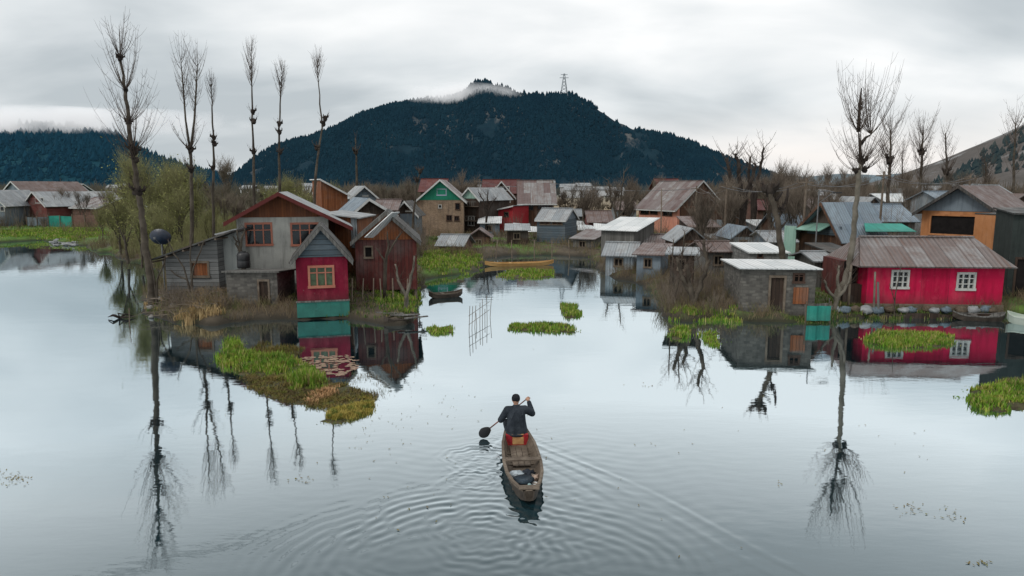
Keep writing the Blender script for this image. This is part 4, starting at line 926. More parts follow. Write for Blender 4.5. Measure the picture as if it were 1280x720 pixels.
# ------------------------------------------------------------------ trees
def shoot(mb, p, d, L, r, n=3, segs=5, up=.9, side=2, rr=rnd, wig=.06):
    p = Vector(p); d = Vector(d).normalized(); pts = [p.copy()]; q = p.copy()
    for i in range(segs):
        d = (d + Vector((rr.uniform(-wig, wig), rr.uniform(-wig, wig), up / segs))).normalized(); q = q + d * (L / segs); pts.append(q.copy())
    mb.tube(pts, [r * (1 - .75 * i / segs) for i in range(segs + 1)], n, False)
    for k in range(side):
        i = rr.randrange(1, segs); a = rr.uniform(0, 6.28); dd = (Vector((math.cos(a), math.sin(a), 1.1))).normalized()
        b = pts[i]; e = b + dd * L * rr.uniform(.1, .28); mb.tube([b, (b + e) / 2 + Vector((0, 0, -.02 * L)), e], [r * .5, r * .4, r * .2], 3, False)
def pollard(label, path, Y, r0, r1, knobs, group=None, bark='bark', lean=0, name='pollard_tree', sr=.014, ysp=0):
    """path: pixel polyline at distance Y; knobs: (px, py, number of shoots, length, spread, knob radius)"""
    P = [at(px, py, Y + ysp * i) for i, (px, py) in enumerate(path)]
    b = P[0].copy(); g = gz(b.x, b.y)
    T = thing(name, label, 'tree', b, 0, group)
    L = [p - b for p in P]
    L[0].z = min(0, g - b.z - .15)
    pts = []
    for i in range(len(L) - 1):
        for k in range(4):
            f = k / 4; pts.append(L[i].lerp(L[i + 1], f) + Vector((rnd.uniform(-1, 1), rnd.uniform(-1, 1), 0)) * r0 * .22)
    pts.append(L[-1]); n = len(pts)
    rad = [(r0 + (r1 - r0) * (i / (n - 1))) * (1.5 if i == 0 else 1.2 if i == 1 else rnd.uniform(.9, 1.12)) for i in range(n)]
    mb = MB(); mb.tube(pts, rad, 8); mb.build('trunk', m[bark], T, True)
    cr = MB()
    for (px, py, ns, ln, sp, kr) in knobs:
        kb = MB()
        c = at(px, py, Y) - b
        kb.blob(c, kr, kr, kr * 1.3, rnd.random() * 9, .3, 7, 5)
        for j in range(5):
            a = rnd.uniform(0, 6.28); dd = Vector((math.cos(a), math.sin(a), rnd.uniform(.1, .9))); kb.tube([c, c + dd * kr * 1.5, c + dd * kr * 1.6 + Vector((0, 0, kr * .8))], [kr * .45, kr * .28, kr * .1], 5)
        kb.build('knob', m['bark_dk'], T, True)
        for j in range(ns):
            a = rnd.uniform(0, 6.28); dd = Vector((math.cos(a) * sp, math.sin(a) * sp, rnd.uniform(.15, .9)))
            shoot(cr, c + dd * kr * .6, dd, ln * rnd.uniform(.55, 1.12), sr * rnd.uniform(.7, 1.2), 3, 6, 1.3, 3)
    cr.build('crown', m['twig'], T)
    return T
pollard('tallest bare poplar, knobbly and leaning, at the lake bank on the far left cluster', [(192, 374), (187, 340), (180, 300), (176, 262), (172, 238), (166, 195), (161, 153), (157, 114), (150, 74)], 30.8, .17, .05,
        [(150, 72, 22, 2.0, .26, .13), (157, 113, 26, 2.5, .48, .10), (161, 153, 26, 2.6, .62, .12), (167, 188, 32, 2.8, .66, .2), (172, 240, 14, 1.2, .9, .2), (170, 200, 14, 1.8, .8, .12)], sr=.012)
def twin(label):
    T = pollard(label, [(241, 335), (240, 305), (240, 260), (239, 225), (238, 190)], 41, .14, .09, [(238, 187, 14, 2, .5, .19), (239, 212, 8, 1, .6, .16)], sr=.014)
    b = T.location
    for path, kn in (([(238, 190), (232, 150), (229, 110), (226, 75)], (229, 112)), ([(238, 190), (243, 150), (245, 115), (247, 80)], (244, 117))):
        P = [at(x, y, 41) - b for x, y in path]; mb = MB(); mb.tube(P, [.08, .06, .045, .02], 6); mb.build('limb', m['bark'], T, True)
        cr = MB()
        for k in range(46):
            f = rnd.uniform(0, 1); y = kn[1] + 22 - f * 60; x = np.interp(y, [path[3][1], path[0][1]], [path[3][0], path[0][0]]); c = at(x, y, 41) - b
            a = rnd.uniform(0, 6.28); shoot(cr, c, (math.cos(a) * .8, math.sin(a) * .8, .8), rnd.uniform(.8, 2.1), .0115, 3, 5, 1.6, 3)
        cr.build('crown', m['twig'], T)
twin('bare poplar forking into two feathery stems, right of the olive willows')
def whip(label, path, Y, kn, y0, y1, n, L=1.8, r0=.16):
    k_ = Y / 68
    T = pollard(label, path, Y, r0 * k_, .035 * k_, [(x, y, 6, .9 * k_, .9, .22 * k_) for x, y in kn], sr=.019 * k_)
    b = T.location; cr = MB(); xs = [p[0] for p in path][::-1]; ys = [p[1] for p in path][::-1]
    for k in range(n):
        y = y1 + (y0 - y1) * rnd.random(); x = np.interp(y, ys, xs); c = at(x, y, Y) - b; a = rnd.uniform(0, 6.28)
        f = (y - y1) / (y0 - y1)
        shoot(cr, c, (math.cos(a) * .6, math.sin(a) * .6, .9), k_ * 1.35 * L * rnd.uniform(.5, 1.1) * (.55 + .45 * f), .0175 * k_, 3, 5, 1.5, 2)
    cr.build('upper_crown', m['twig'], T)
whip('slim bare poplar closest on the right of the forked poplar', [(266, 300), (266, 240), (267, 200), (267, 172), (265, 135), (264, 105)], 42, [(267, 172), (266, 210), (268, 180)], 135, 100, 40)
whip('slim bare poplar with a tall brush top, first left of the mountain edge', [(318, 300), (317, 240), (317, 195), (315, 150), (315, 110), (314, 70)], 45, [(316, 140), (317, 152), (317, 190)], 110, 62, 60, 2.2)
whip('slim bare poplar against the left foot of the mountain', [(349, 300), (350, 240), (349, 200), (349, 160), (351, 120), (352, 95)], 44, [(349, 155), (349, 165), (350, 190)], 122, 85, 48, 2)
whip('bent bare poplar with a broken stub halfway up, above the grey house roof', [(392, 290), (393, 240), (397, 200), (403, 160), (400, 130), (397, 85)], 43.5, [(404, 155), (406, 148), (396, 185)], 104, 75, 46, 2)
whip('dark broken poplar pole left of the brick house', [(514, 300), (517, 270), (520, 235), (525, 215)], 58, [(525, 214), (521, 225)], 222, 212, 6, .6)
whip('thin dark bare pole in front of the mountain, left of centre', [(445, 260), (446, 220), (445, 190), (444, 172)], 95, [(445, 190)], 200, 170, 8, 1)
pollard('large pollarded tree with upswept bare shoots beside the magenta house', [(1044, 384), (1047, 368), (1056, 352), (1062, 328), (1066, 300), (1069, 260), (1073, 215), (1077, 200)], 30.2, .15, .09,
        [(1077, 203, 44, 2.3, .75, .15), (1081, 212, 16, 1.9, .9, .11), (1070, 214, 14, 1.9, 1.0, .1)], bark='bark_lt', sr=.012)
T = pollard('large pollarded tree upper crown', [(0, 0), (1, 1)], 30, .1, .1, []) if False else None
big_t = [o for o in COL.objects if o.get('label', '').startswith('large pollarded tree')][0]
b = big_t.location
for path, n_, L_ in (([(1076, 204), (1075, 185), (1073, 165)], 34, 3.0), ([(1076, 180), (1082, 172), (1089, 168)], 30, 3.2), ([(1073, 165), (1074, 140), (1077, 110)], 14, 1.5)):
    P = [at(x, y, 30.2) - b for x, y in path]; mb = MB(); mb.tube(P, [.085, .06, .02], 7); mb.build('limb', m['bark_dk'], big_t, True)
    cr = MB(); e = P[-1] if n_ > 20 else P[1]
    for k in range(n_):
        a = rnd.uniform(0, 6.28); shoot(cr, e, (math.cos(a) * .75, math.sin(a) * .75, rnd.uniform(.3, 1)), L_ * rnd.uniform(.5, 1.1), .012, 3, 7, 1.9, 3)
    cr.build('crown', m['twig'], big_t)
def brush(label, px, ytop, ybase, Y, n=70, L=3, r0=.2, knob=None, lean=0):
    y1 = ytop + (ybase - ytop) * .18; path = [(px - lean, ybase), (px - lean * .5, (ybase * 2 + y1) / 3), (px, (ybase + y1 * 2) / 3), (px + lean * .5, y1)]
    T = pollard(label, path, Y, r0, .05, [(px, knob, 14, L * .7, .7, .3)] if knob else [], sr=.02)
    b = T.location; cr = MB(); xs = [p[0] for p in path][::-1]; ys = [p[1] for p in path][::-1]
    for k in range(n):
        y = y1 + (ybase - y1) * .62 * rnd.random() ** 1.2; x = np.interp(y, ys, xs); c = at(x, y, Y) - b; a = rnd.uniform(0, 6.28)
        shoot(cr, c, (math.cos(a) * .75, math.sin(a) * .75, .7), L * rnd.uniform(.45, 1.15), .018, 3, 6, 1.5, 4)
    cr.build('upper_crown', m['twig'], T)
brush('bushy topped bare poplar just right of the large pollarded tree', 1112, 136, 285, 62, 80, 3.4, .22, 200, 3)
brush('bushy bare poplar above the open fronted salmon house', 1152, 142, 270, 70, 90, 3.2, .22, 190, 4)
brush('narrow bare poplar right of the bushy pair', 1183, 145, 265, 78, 50, 2.6, .17, 215, -2)
brush('thin bare poplar at the right edge against the hillside', 1268, 130, 262, 66, 50, 3.0, .16, None, 2)
brush('slight bare poplar between the pollard and the bushy poplars', 1128, 175, 268, 90, 40, 3, .15, None, 0)
brush('small bare poplar at the foot of the bare hillside', 1232, 190, 262, 74, 50, 2.4, .14, None, 2)
# stubby pollard
stub = pollard('stubby pollard with a thick fist of cut branches, above the white roofed stone shed', [(982, 345), (979, 325), (975, 300), (972, 275), (966, 252), (963, 240)], 33.5, .15, .12,
        [(963, 238, 12, .8, .9, .24), (956, 236, 6, .7, 1, .16), (978, 262, 6, .6, 1, .14)], bark='bark', sr=.013)
mb = MB(); b = stub.location
for (x0, y0, x1, y1) in ((972, 275, 982, 255), (982, 255, 987, 235), (966, 250, 958, 238), (964, 244, 975, 232), (975, 285, 984, 278), (962, 243, 953, 233), (965, 245, 966, 230), (970, 250, 980, 240)):
    A_ = at(x0, y0, 33.5) - b; B_ = at(x1, y1, 33.5) - b; mb.tube([A_, (A_ + B_) / 2 + Vector((.03, .1, 0)), B_ + Vector((0, .2, 0))], [.08, .06, .045], 6)
mb.build('limb', m['bark_dk'], stub, True)
# dead forked trunks right of salmon house
def forked(label, base, tips, Y, r0=.16, twigs=24, bark='bark_dk', tw='twig'):
    b = at(base[0], base[1], Y); T = thing('bare_tree', label, 'tree', b); g = gz(b.x, b.y) - b.z
    tk = MB(); cr = MB()
    for tp in tips:
        pts = [at(x, y, Y) - b for x, y in [base] + tp]; pts[0].z = min(0, g - .1)
        P2 = []
        for i in range(len(pts) - 1):
            for k in range(3): P2.append(pts[i].lerp(pts[i + 1], k / 3) + Vector((rnd.uniform(-1, 1), rnd.uniform(-2, 2), rnd.uniform(-.5, .5))) * r0 * .35)
        P2.append(pts[-1]); n = len(P2)
        tk.tube(P2, [r0 * (1 - .62 * i / (n - 1)) for i in range(n)], 7)
        for k in range(twigs):
            i = rnd.randrange(n // 2, n); a = rnd.uniform(0, 6.28); shoot(cr, P2[i], (math.cos(a), math.sin(a), rnd.uniform(.0, 1)), rnd.uniform(.25, 1) * r0 * 9, r0 * .1, 3, 4, .9, 3)
    tk.build('trunk', m[bark], T, True); cr.build('crown', m[tw], T); return T
forked('dead forked tree with dark bare limbs right of the salmon house', (928, 300), [[(930, 265), (926, 230), (922, 200), (920, 192)], [(930, 262), (934, 240), (942, 215), (944, 205)], [(926, 240), (912, 222), (908, 198)]], 56, .26, 18)
forked('taller dark bare tree with upright limbs behind the stubby pollard', (940, 300), [[(944, 260), (946, 230), (952, 205), (955, 185)], [(942, 250), (936, 225), (938, 196)]], 66, .24, 26)
forked('scraggy leaning tree trunk against the front of the grey house', (308, 352), [[(306, 335), (301, 318), (299, 305), (296, 288)], [(302, 318), (296, 305), (292, 296)], [(300, 312), (304, 295), (306, 285)]], 31.5, .08, 6, 'bark')
forked('bare shrubby tree in front of the plank shed', (240, 372), [[(236, 355), (230, 335), (218, 318), (210, 300)], [(238, 358), (242, 335), (250, 315), (255, 300)], [(234, 350), (222, 345), (214, 338)], [(240, 350), (237, 320), (241, 292)]], 30.6, .05, 16, 'bark')
forked('thin leaning sapling beside the tallest poplar', (196, 372), [[(193, 350), (188, 325), (184, 315)], [(196, 350), (205, 330), (208, 318)]], 30.4, .05, 10, 'bark')
forked('leafless sapling in front of the magenta house left window', (1118, 392), [[(1119, 370), (1123, 350), (1127, 330)], [(1118, 375), (1112, 355)]], 28.6, .03, 10, 'bark')
forked('curved old trunk overhanging the water beside the stone shed', (1040, 392), [[(1047, 372), (1058, 358), (1063, 340)], [(1045, 376), (1034, 362), (1030, 350)], [(1050, 366), (1046, 345), (1049, 332)]], 28.9, .10, 14, 'bark_lt')
forked('dark trunk at the waterline left of the stone shed', (868, 402), [[(866, 380), (862, 350), (858, 330)], [(868, 375), (878, 350), (884, 325), (880, 300)], [(864, 370), (852, 345), (846, 322)]], 29.5, .16, 22, 'bark')
forked('slender bare tree left of the dark waterline trunk', (846, 400), [[(844, 370), (840, 340), (842, 300)], [(845, 370), (852, 330), (856, 290)]], 31, .06, 24, 'bark')
forked('bare tree with pale twigs behind the white roofed shed', (770, 305), [[(772, 280), (776, 250), (780, 215)], [(772, 275), (764, 250), (760, 225)], [(774, 270), (790, 250), (798, 235)]], 62, .13, 44, 'bark', 'twig_brown')
forked('spreading bare tree in front of the brown gabled house', (607, 292), [[(608, 270), (604, 250), (598, 240)], [(608, 272), (614, 255), (620, 248)], [(608, 268), (609, 252), (610, 240)]], 70, .12, 30, 'bark_dk', 'twig')
forked('bent dark tree behind the brown barn', (480, 345), [[(482, 325), (486, 305), (484, 290)], [(483, 320), (495, 300), (502, 290)], [(480, 325), (470, 310)]], 31.2, .07, 14, 'bark')
forked('old trunk leaning over the bank below the brown barn', (506, 395), [[(508, 370), (514, 345), (518, 320)], [(508, 372), (498, 350), (494, 330)]], 29.8, .10, 12, 'bark_lt')
# generic bare trees, copied
def proto_tree(name, label, seed, hgt=7, twigs=420, tw='twig_brown', bark='bark', leaves=0, leafm=None, spread=.5, up=1.0, tr=.014, cat='tree'):
    r = random.Random(seed); T = thing(name, label, cat, (0, 0, 0)); tk = MB(); ends = []
    def grow(p, d, L, rad, lv):
        pts = [p]; q = p
        for i in range(4):
            d = (d + Vector((r.uniform(-.16, .16), r.uniform(-.16, .16), .10 * up))).normalized(); q = q + d * L / 4; pts.append(q)
        tk.tube(pts, [rad * (1 - .1 * i) for i in range(5)], 6 if lv == 0 else 4, False)
        if lv > 0: ends.extend([(pts[k], d) for k in (2, 3, 4)])
        if lv < 3:
            for k in range(3 if lv else 4):
                a = r.uniform(0, 6.28); dd = (d + Vector((math.cos(a), math.sin(a), r.uniform(-.1, .5))) * spread).normalized()
                grow(pts[r.choice((2, 3, 4))], dd, L * r.uniform(.55, .8), rad * .55, lv + 1)
    grow(Vector((0, 0, -.3)), Vector((r.uniform(-.1, .1), 0, 1)), hgt * .42, hgt * .022, 0)
    cr = MB()
    for k in range(twigs):
        p, d = r.choice(ends); a = r.uniform(0, 6.28); dd = (d * .5 + Vector((math.cos(a), math.sin(a), .4)) * .8)
        shoot(cr, p, dd, hgt * r.uniform(.10, .26), tr, 3, 3, .5 * up, 2, r, .15)
    tk.build('trunk', m[bark], T, True); cr.build('crown', m[tw], T)
    if leaves:
        lf = MB()
        for k in range(leaves):
            p, d = r.choice(ends); c = p + Vector((r.gauss(0, 1), r.gauss(0, 1), r.gauss(.3, 1))) * hgt * .085; s = r.uniform(.03, .085) * hgt / 6
            a = Vector((r.uniform(-1, 1), r.uniform(-1, 1), r.uniform(-1, 1))) * s; b2 = Vector((r.uniform(-1, 1), r.uniform(-1, 1), r.uniform(-1, 1))) * s * .5
            lf.face([c, c + a + b2, c + a * 2, c + a - b2], [(0, 0)] * 4)
        lf.build('leaves', m[leafm], T)
    return T
PT = [proto_tree('bare_tree', 'x', 20 + i, 7 + i * .6, 520, 'twig_brown', 'bark', tr=.02, spread=.42 + .06 * i) for i in range(4)]
used = set()
def bgtree(px, ytop, Y, label, group):
    i = rnd.randrange(4); o = PT[i]; g = .5; top = Zp(ytop, Y); s = max(.15, (top - g) / ((7 + i * .6) * 1.32)); c = at(px, 290, Y)
    if i in used: copy_tree(o, (c.x, Y, g), rnd.uniform(0, 6.3), (s * .8, s * .8, s), label, group)
    else:
        used.add(i); o.location = (c.x, Y, g); o.scale = (s * .8, s * .8, s); tag(o, label, None, group)
zones = [
 (880, 1060, 182, 222, 50, 70, 22, 'fine bare tree among the tin roofs between the salmon house and timber house', 'fine bare trees among the right centre roofs'),
 (1060, 1290, 182, 222, 58, 78, 18, 'fine bare tree rising between the right hand tin roofs', 'fine bare trees among the right hand roofs'),
 (270, 300, 215, 235, 62, 90, 6, 'bare tree left of the grey house gable', 'bare trees left of the grey house gable'),
 (700, 800, 205, 232, 68, 86, 8, 'bare tree between the tin roofed house and the salmon house', 'bare trees left of the salmon house'),
 (270, 520, 205, 232, 85, 130, 26, 'thin bare tree in the brown thicket between the poplars and the brick house', 'bare trees in the thicket left of the brick house'),
 (545, 700, 205, 236, 100, 150, 20, 'thin bare tree behind the row of village houses in the centre', 'bare trees behind the central houses'),
 (735, 900, 198, 235, 86, 150, 16, 'thin bare tree around the back of the salmon house', 'bare trees behind the salmon house'),
 (895, 1040, 188, 232, 68, 140, 30, 'bare brown tree in the thicket behind the stubby pollard', 'bare trees in the thicket right of the salmon house'),
 (1040, 1290, 195, 235, 80, 150, 30, 'bare tree behind the tin roofs on the right', 'bare trees behind the right hand roofs'),
 (-10, 180, 215, 238, 110, 160, 16, 'thin bare tree behind the far left village', 'bare trees behind the far left village'),
]
for (x0, x1, ya, yb, Ya, Yb, n, lb, gr) in zones:
    for k in range(n): bgtree(rnd.uniform(x0, x1), rnd.uniform(ya, yb), rnd.uniform(Ya, Yb), lb, gr)
bgtree(85, 214, 94, 'dark bare tree in front of the far left maroon house', None)
bgtree(140, 222, 90, 'dark bare tree at the right end of the far left village', None)
bgtree(287, 178, 120, 'faint slender bare tree between the slim poplars and the forked one', None)
bgtree(105, 226, 90, 'bare tree rising over the brick garden fence', None)
bgtree(565, 188, 96, 'tallest twiggy bare tree rising above the brick house ridge', None)
bgtree(975, 178, 74, 'tallest twiggy tree behind the stubby pollard', None)
# olive willows on the left
WL = [proto_tree('willow', 'x', 50 + i, 7.5, 1000, 'twig_olive', 'bark', 1700, 'leaf_olive', .44, 1.7, .011) for i in range(3)]
wl_spots = [(158, 205, 48, 'olive budding willow leftmost on the bank behind the tallest poplar'), (182, 150, 52, 'tall olive willow directly behind the tallest poplar'), (205, 168, 56, 'olive willow just right of the tallest poplar'),
            (228, 200, 50, 'olive willow below the forked poplar'), (248, 215, 58, 'rightmost olive willow of the bank clump'), (215, 225, 44, 'low olive willow behind the satellite dish'), (175, 235, 45, 'low olive willow over the waterline left of the satellite dish'),
            (368, 196, 70, 'pale olive willow behind the grey house roof ridge'), (412, 205, 78, 'green willow behind the orange hut'), (345, 205, 80, 'olive willow left of the grey house roof'), (128, 246, 66, 'small olive shrub at the end of the left water meadow'),
            (196, 158, 60, 'tall pale willow standing at the back of the bank clump'), (150, 225, 54, 'low olive willow at the left end of the bank clump'), (262, 238, 50, 'low willow behind the plank shed roof'),
            (222, 178, 64, 'pale willow behind the forked poplar'), (170, 190, 64, 'pale willow far behind the tallest poplar'), (205, 248, 42, 'bushy low willow directly above the satellite dish'), (390, 215, 62, 'olive willow right behind the grey house gable')]
for i, (px, yt, Y, lb) in enumerate(wl_spots):
    o = WL[i % 3]; c = at(px, 300, Y); s = (Zp(yt, Y) - .4) / (7.5 * 1.35)
    if i < 3: o.location = (c.x, Y, .4); o.scale = (s, s, s); tag(o, lb, None, 'olive willows')
    else: copy_tree(o, (c.x, Y, .4), rnd.uniform(0, 6), (s, s, s), lb, 'olive willows')
# ------------------------------------------------------------------ grass, reeds, weeds
def blades(mb, x, y, z, n, h, sp, r=rnd, w=.02, lean=.45):
    for k in range(n):
        a = r.uniform(0, 6.28); q = sp * math.sqrt(r.random()); bx, by = x + math.cos(a) * q, y + math.sin(a) * q
        b = r.uniform(0, 6.28); hh = h * r.uniform(.5, 1.15); l = lean * hh * r.random(); c, s = math.cos(b), math.sin(b); ww = w * r.uniform(.6, 1.3)
        p0 = (bx - s * ww, by + c * ww, z); p1 = (bx + s * ww, by - c * ww, z); m1 = (bx + c * l * .4 + s * ww * .7, by + s * l * .4 - c * ww * .7, z + hh * .6); m0 = (bx + c * l * .4 - s * ww * .7, by + s * l * .4 + c * ww * .7, z + hh * .6)
        t_ = (bx + c * l, by + s * l, z + hh)
        i = len(mb.v); mb.v.extend([p0, p1, m1, m0, t_]); mb.f.extend([(i, i + 1, i + 2, i + 3), (i + 3, i + 2, i + 4)]); mb.uv.extend([(0, 0)] * 7)
def patch(label, name, mat, poly, n, h, per=14, sp=.16, w=.016, z=None, lean=.5, mound=0, dirt=True, dm='weed'):
    """grass growing over a pixel polygon on the water plane; optional raft under it"""
    W_ = np.array([[*gp(x, y)[:2]] for x, y in poly]); mn_, mx_ = W_.min(0), W_.max(0); mb = MB(); k = 0; tries = 0
    while k < n and tries < n * 30:
        tries += 1; x = rnd.uniform(mn_[0], mx_[0]); y = rnd.uniform(mn_[1], mx_[1]); d = float(sdist(np.array([[x, y]]), W_)[0])
        d += .12 * mn.noise(Vector((x * 2.2, y * 2.2, 1)))*2
        if d < (-.3 if rnd.random() < .22 else 0): continue
        if mn.noise(Vector((x * 1.6, y * 1.6, 7))) < -.22: continue
        if mn.noise(Vector((x * 4.1, y * 4.1, 9))) < -.25: continue
        zz = (gz(x, y) if z is None else z) + mound * min(1, d / .5)
        blades(mb, x, y, max(zz, 0) - .03, per if d > 0 else 4, (h if d > 0 else h * .4) * (.55 + .8 * abs(mn.noise(Vector((x * 1.1, y * 1.1, 3)))) + .25 * min(1, d / .4)), sp, rnd, w, lean); k += 1
    o = mb.build(name, m[mat]); tag(o, label, None, None, 'stuff')
    if dirt:
        me = MB(); N = 90
        # soft raft of mud and roots: clipped small quads following the outline
        st = .14
        xs = np.arange(mn_[0] - .1, mx_[0] + .1, st); ys = np.arange(mn_[1] - .1, mx_[1] + .1, st); X, Y = np.meshgrid(xs, ys); Pq = np.stack([X.ravel(), Y.ravel()], 1); D = sdist(Pq, W_).reshape(X.shape)
        for i in range(X.shape[0]):
            for j in range(X.shape[1]): D[i, j] += .16 * mn.noise(Vector((X[i, j] * 2.6, Y[i, j] * 2.6, 2)))*1.6
        hh = np.clip(D * .5, -.06, .03 + mound)
        for i in range(X.shape[0] - 1):
            for j in range(X.shape[1] - 1):
                if max(D[i, j], D[i + 1, j], D[i, j + 1], D[i + 1, j + 1]) > 0:
                    me.face([(X[a, b], Y[a, b], hh[a, b]) for a, b in ((i, j), (i, j + 1), (i + 1, j + 1), (i + 1, j))])
        o2 = me.build('mud_raft', m['mud'], None, True); tag(o2, 'muddy root raft under ' + label, None, None, 'structure')
m['mud'] = organic('mud', (.03, .024, .014), (.065, .055, .026), 2.5, .8, .3, 0, 'Object', (.05, .065, .02))
patch('bright green grass on the floating mat left of the lily pads', 'grass', 'grass_lush', [(271, 448), (276, 440), (300, 440), (340, 447), (372, 452), (366, 466), (330, 470), (300, 464), (282, 458)], 420, .30, 14, .16)
patch('single tall green tuft at the back of the floating mat', 'grass', 'grass_lush', [(282, 428), (300, 426), (302, 440), (284, 440)], 40, .42, 14, .14, dirt=False, z=0)
patch('green tuft at the middle of the floating mat', 'grass', 'grass_lush', [(360, 474), (380, 462), (402, 468), (410, 482), (396, 490), (370, 488)], 170, .34, 14, .13)
patch('brown and olive weed carpet of the floating mat', 'water_weed', 'weed', [(296, 462), (340, 472), (380, 470), (420, 478), (450, 488), (470, 498), (462, 510), (430, 512), (390, 508), (350, 500), (322, 486)], 1100, .085, 12, .18, .010, z=.04, lean=1.6)
patch('weeds along the back of the floating mat', 'water_weed', 'weed', [(300, 442), (330, 430), (372, 436), (370, 452), (330, 448)], 200, .2, 10, .2, .012, z=.02)
patch('yellow weed tail of the floating mat', 'water_weed', 'weed_yellow', [(404, 526), (420, 512), (452, 498), (468, 502), (462, 516), (440, 524), (418, 530)], 420, .12, 12, .13, .010, z=.03, lean=1.2)
patch('orange dead leaf clump on the floating mat', 'dead_leaves', 'weed_orange', [(382, 500), (392, 492), (416, 484), (426, 488), (418, 496), (400, 502), (390, 508)], 80, .12, 12, .12, .014, z=.04, dirt=False, lean=1.2)
patch('sparse weed stalks in the water right of the floating mat', 'water_weed', 'scrub', [(436, 466), (470, 464), (490, 480), (482, 500), (456, 498), (432, 486)], 170, .10, 4, .16, .006, z=-.01, dirt=False)
patch('dry straw coloured reeds on the bank below the plank shed', 'reeds', 'grass_dry', [(222, 402), (232, 396), (246, 384), (262, 372), (278, 374), (286, 400), (262, 406), (236, 407)], 330, .42, 14, .16, .012, lean=.9, dirt=False)
patch('dry tuft at the foot of the tallest poplar', 'reeds', 'grass_dry', [(180, 378), (194, 372), (204, 388), (196, 398), (184, 392)], 60, .26, 12, .14, .012, lean=.9, dirt=False)
patch('green island of grass in front of the magenta house', 'grass', 'grass_lush', [(1086, 421), (1100, 417), (1140, 417), (1190, 420), (1192, 430), (1160, 435), (1110, 435), (1088, 430)], 420, .26, 14, .16)
patch('round clump of leafy water plants at the right edge', 'water_plants', 'grass_lush', [(1210, 494), (1222, 486), (1260, 482), (1300, 484), (1310, 506), (1270, 514), (1228, 514), (1212, 504)], 520, .24, 14, .14, .022, mound=.05)
patch('pale green water plants at the far edge of the right clump', 'water_plants', 'grass', [(1250, 480), (1275, 474), (1300, 476), (1300, 486), (1255, 486)], 130, .24, 12, .14)
patch('grass strip along the channel below the brick house', 'grass', 'grass_lush', [(525, 326), (560, 322), (600, 324), (602, 332), (588, 342), (540, 346), (526, 344)], 420, .28, 14, .3, .03, dirt=False)
patch('grass strip across the channel left of the leaning shed', 'grass', 'grass_lush', [(624, 342), (650, 337), (692, 338), (690, 346), (650, 349), (626, 347)], 200, .25, 14, .25, .03, z=0)
patch('small grass tuft in the channel nearer the lake', 'grass', 'grass_lush', [(702, 382), (722, 380), (724, 396), (706, 398)], 70, .3, 14, .15, .02, z=0)
patch('low grass tuft row at the mouth of the channel', 'grass', 'grass_lush', [(636, 406), (680, 404), (720, 408), (718, 416), (670, 414), (640, 414)], 170, .24, 14, .15, .02, z=0)
patch('grass tufts at the left of the channel mouth', 'grass', 'grass_lush', [(534, 410), (560, 408), (566, 416), (545, 418)], 60, .2, 14, .15, .02, z=0)
patch('thick grass on the bank below the brown barn', 'grass', 'grass_lush', [(470, 366), (522, 352), (524, 380), (512, 398), (480, 400), (466, 388)], 240, .25, 14, .22, .02, dirt=False)
patch('grass along the waterline left of the stone shed', 'grass', 'grass_lush', [(836, 394), (860, 392), (922, 396), (926, 404), (880, 402), (840, 404)], 90, .24, 12, .18, .02, dirt=False)
patch('grass along the waterline by the curved trunk', 'grass', 'grass', [(988, 396), (1040, 390), (1100, 390), (1180, 390), (1250, 392), (1250, 398), (1100, 400), (1000, 404)], 420, .2, 14, .22, .016, dirt=False)
patch('grass tufts in the water left of the stone shed', 'grass', 'grass_lush', [(838, 412), (858, 410), (860, 424), (842, 424)], 50, .24, 14, .14, .02, z=0)
patch('second tufts in the water left of the stone shed', 'grass', 'grass_lush', [(880, 416), (896, 414), (898, 432), (884, 432)], 50, .24, 14, .14, .02, z=0)
patch('green meadow grass along the far left shore', 'meadow_grass', 'grass_lush', [(-60, 296), (0, 296), (60, 292), (120, 292), (140, 300), (104, 305), (50, 300), (0, 302), (-60, 302)], 900, .22, 16, .7, .05, dirt=False)
patch('green strip of the left water meadow', 'meadow_grass', 'grass_lush', [(-60, 278), (60, 277), (150, 276), (150, 284), (60, 286), (-60, 288)], 900, .25, 12, 1.0, .07, dirt=False)
patch('floating green weed off the left meadow', 'water_weed', 'grass_lush', [(22, 306), (60, 303), (128, 311), (120, 315), (60, 311), (30, 310)], 170, .08, 12, .5, .03, z=0, dirt=False)
patch('green field behind the shed and poplars', 'meadow_grass', 'grass_lush', [(250, 286), (300, 272), (296, 286), (260, 292)], 260, .25, 12, .7, .05, dirt=False)
# undergrowth over all the banks
def undergrowth():
    g = MB(); s = MB(); r = random.Random(77); n = 0; P = []
    while len(P) < 26000:
        py = r.uniform(262, 404); px = r.uniform(-40, 1320); q = gp(px, py); P.append((q.x, q.y))
    Zs = land_z(P)
    for (x, y), z in zip(P, Zs):
        if z < .10: continue
        if y > 125: continue
        k = mn.noise(Vector((x * .16, y * .12, 5)))
        sc = max(1, y / 32)
        if k > .05: blades(g, x, y, z - .03, 7, .17 * sc ** .7, .2 * sc, r, .014 * sc)
        elif r.random() < .75:
            h = r.uniform(.15, .5) * sc ** .6
            for j in range(6): 
                a = r.uniform(0, 6.28); b = Vector((x, y, z - .03)) + Vector((r.gauss(0, .15 * sc), r.gauss(0, .15 * sc), 0)); s.tube([b, b + Vector((math.cos(a) * .35, math.sin(a) * .35, 1)) * h * .6, b + Vector((math.cos(a) * .6, math.sin(a) * .6, 1.2)) * h], [.008 * sc, .006 * sc, .003 * sc], 3, False)
    tag(g.build('grass', m['grass']), 'patchy grass over the village banks', None, None, 'stuff'); tag(s.build('scrub', m['scrub']), 'brown brushwood and dead stalks over the village banks', None, None, 'stuff')
undergrowth()
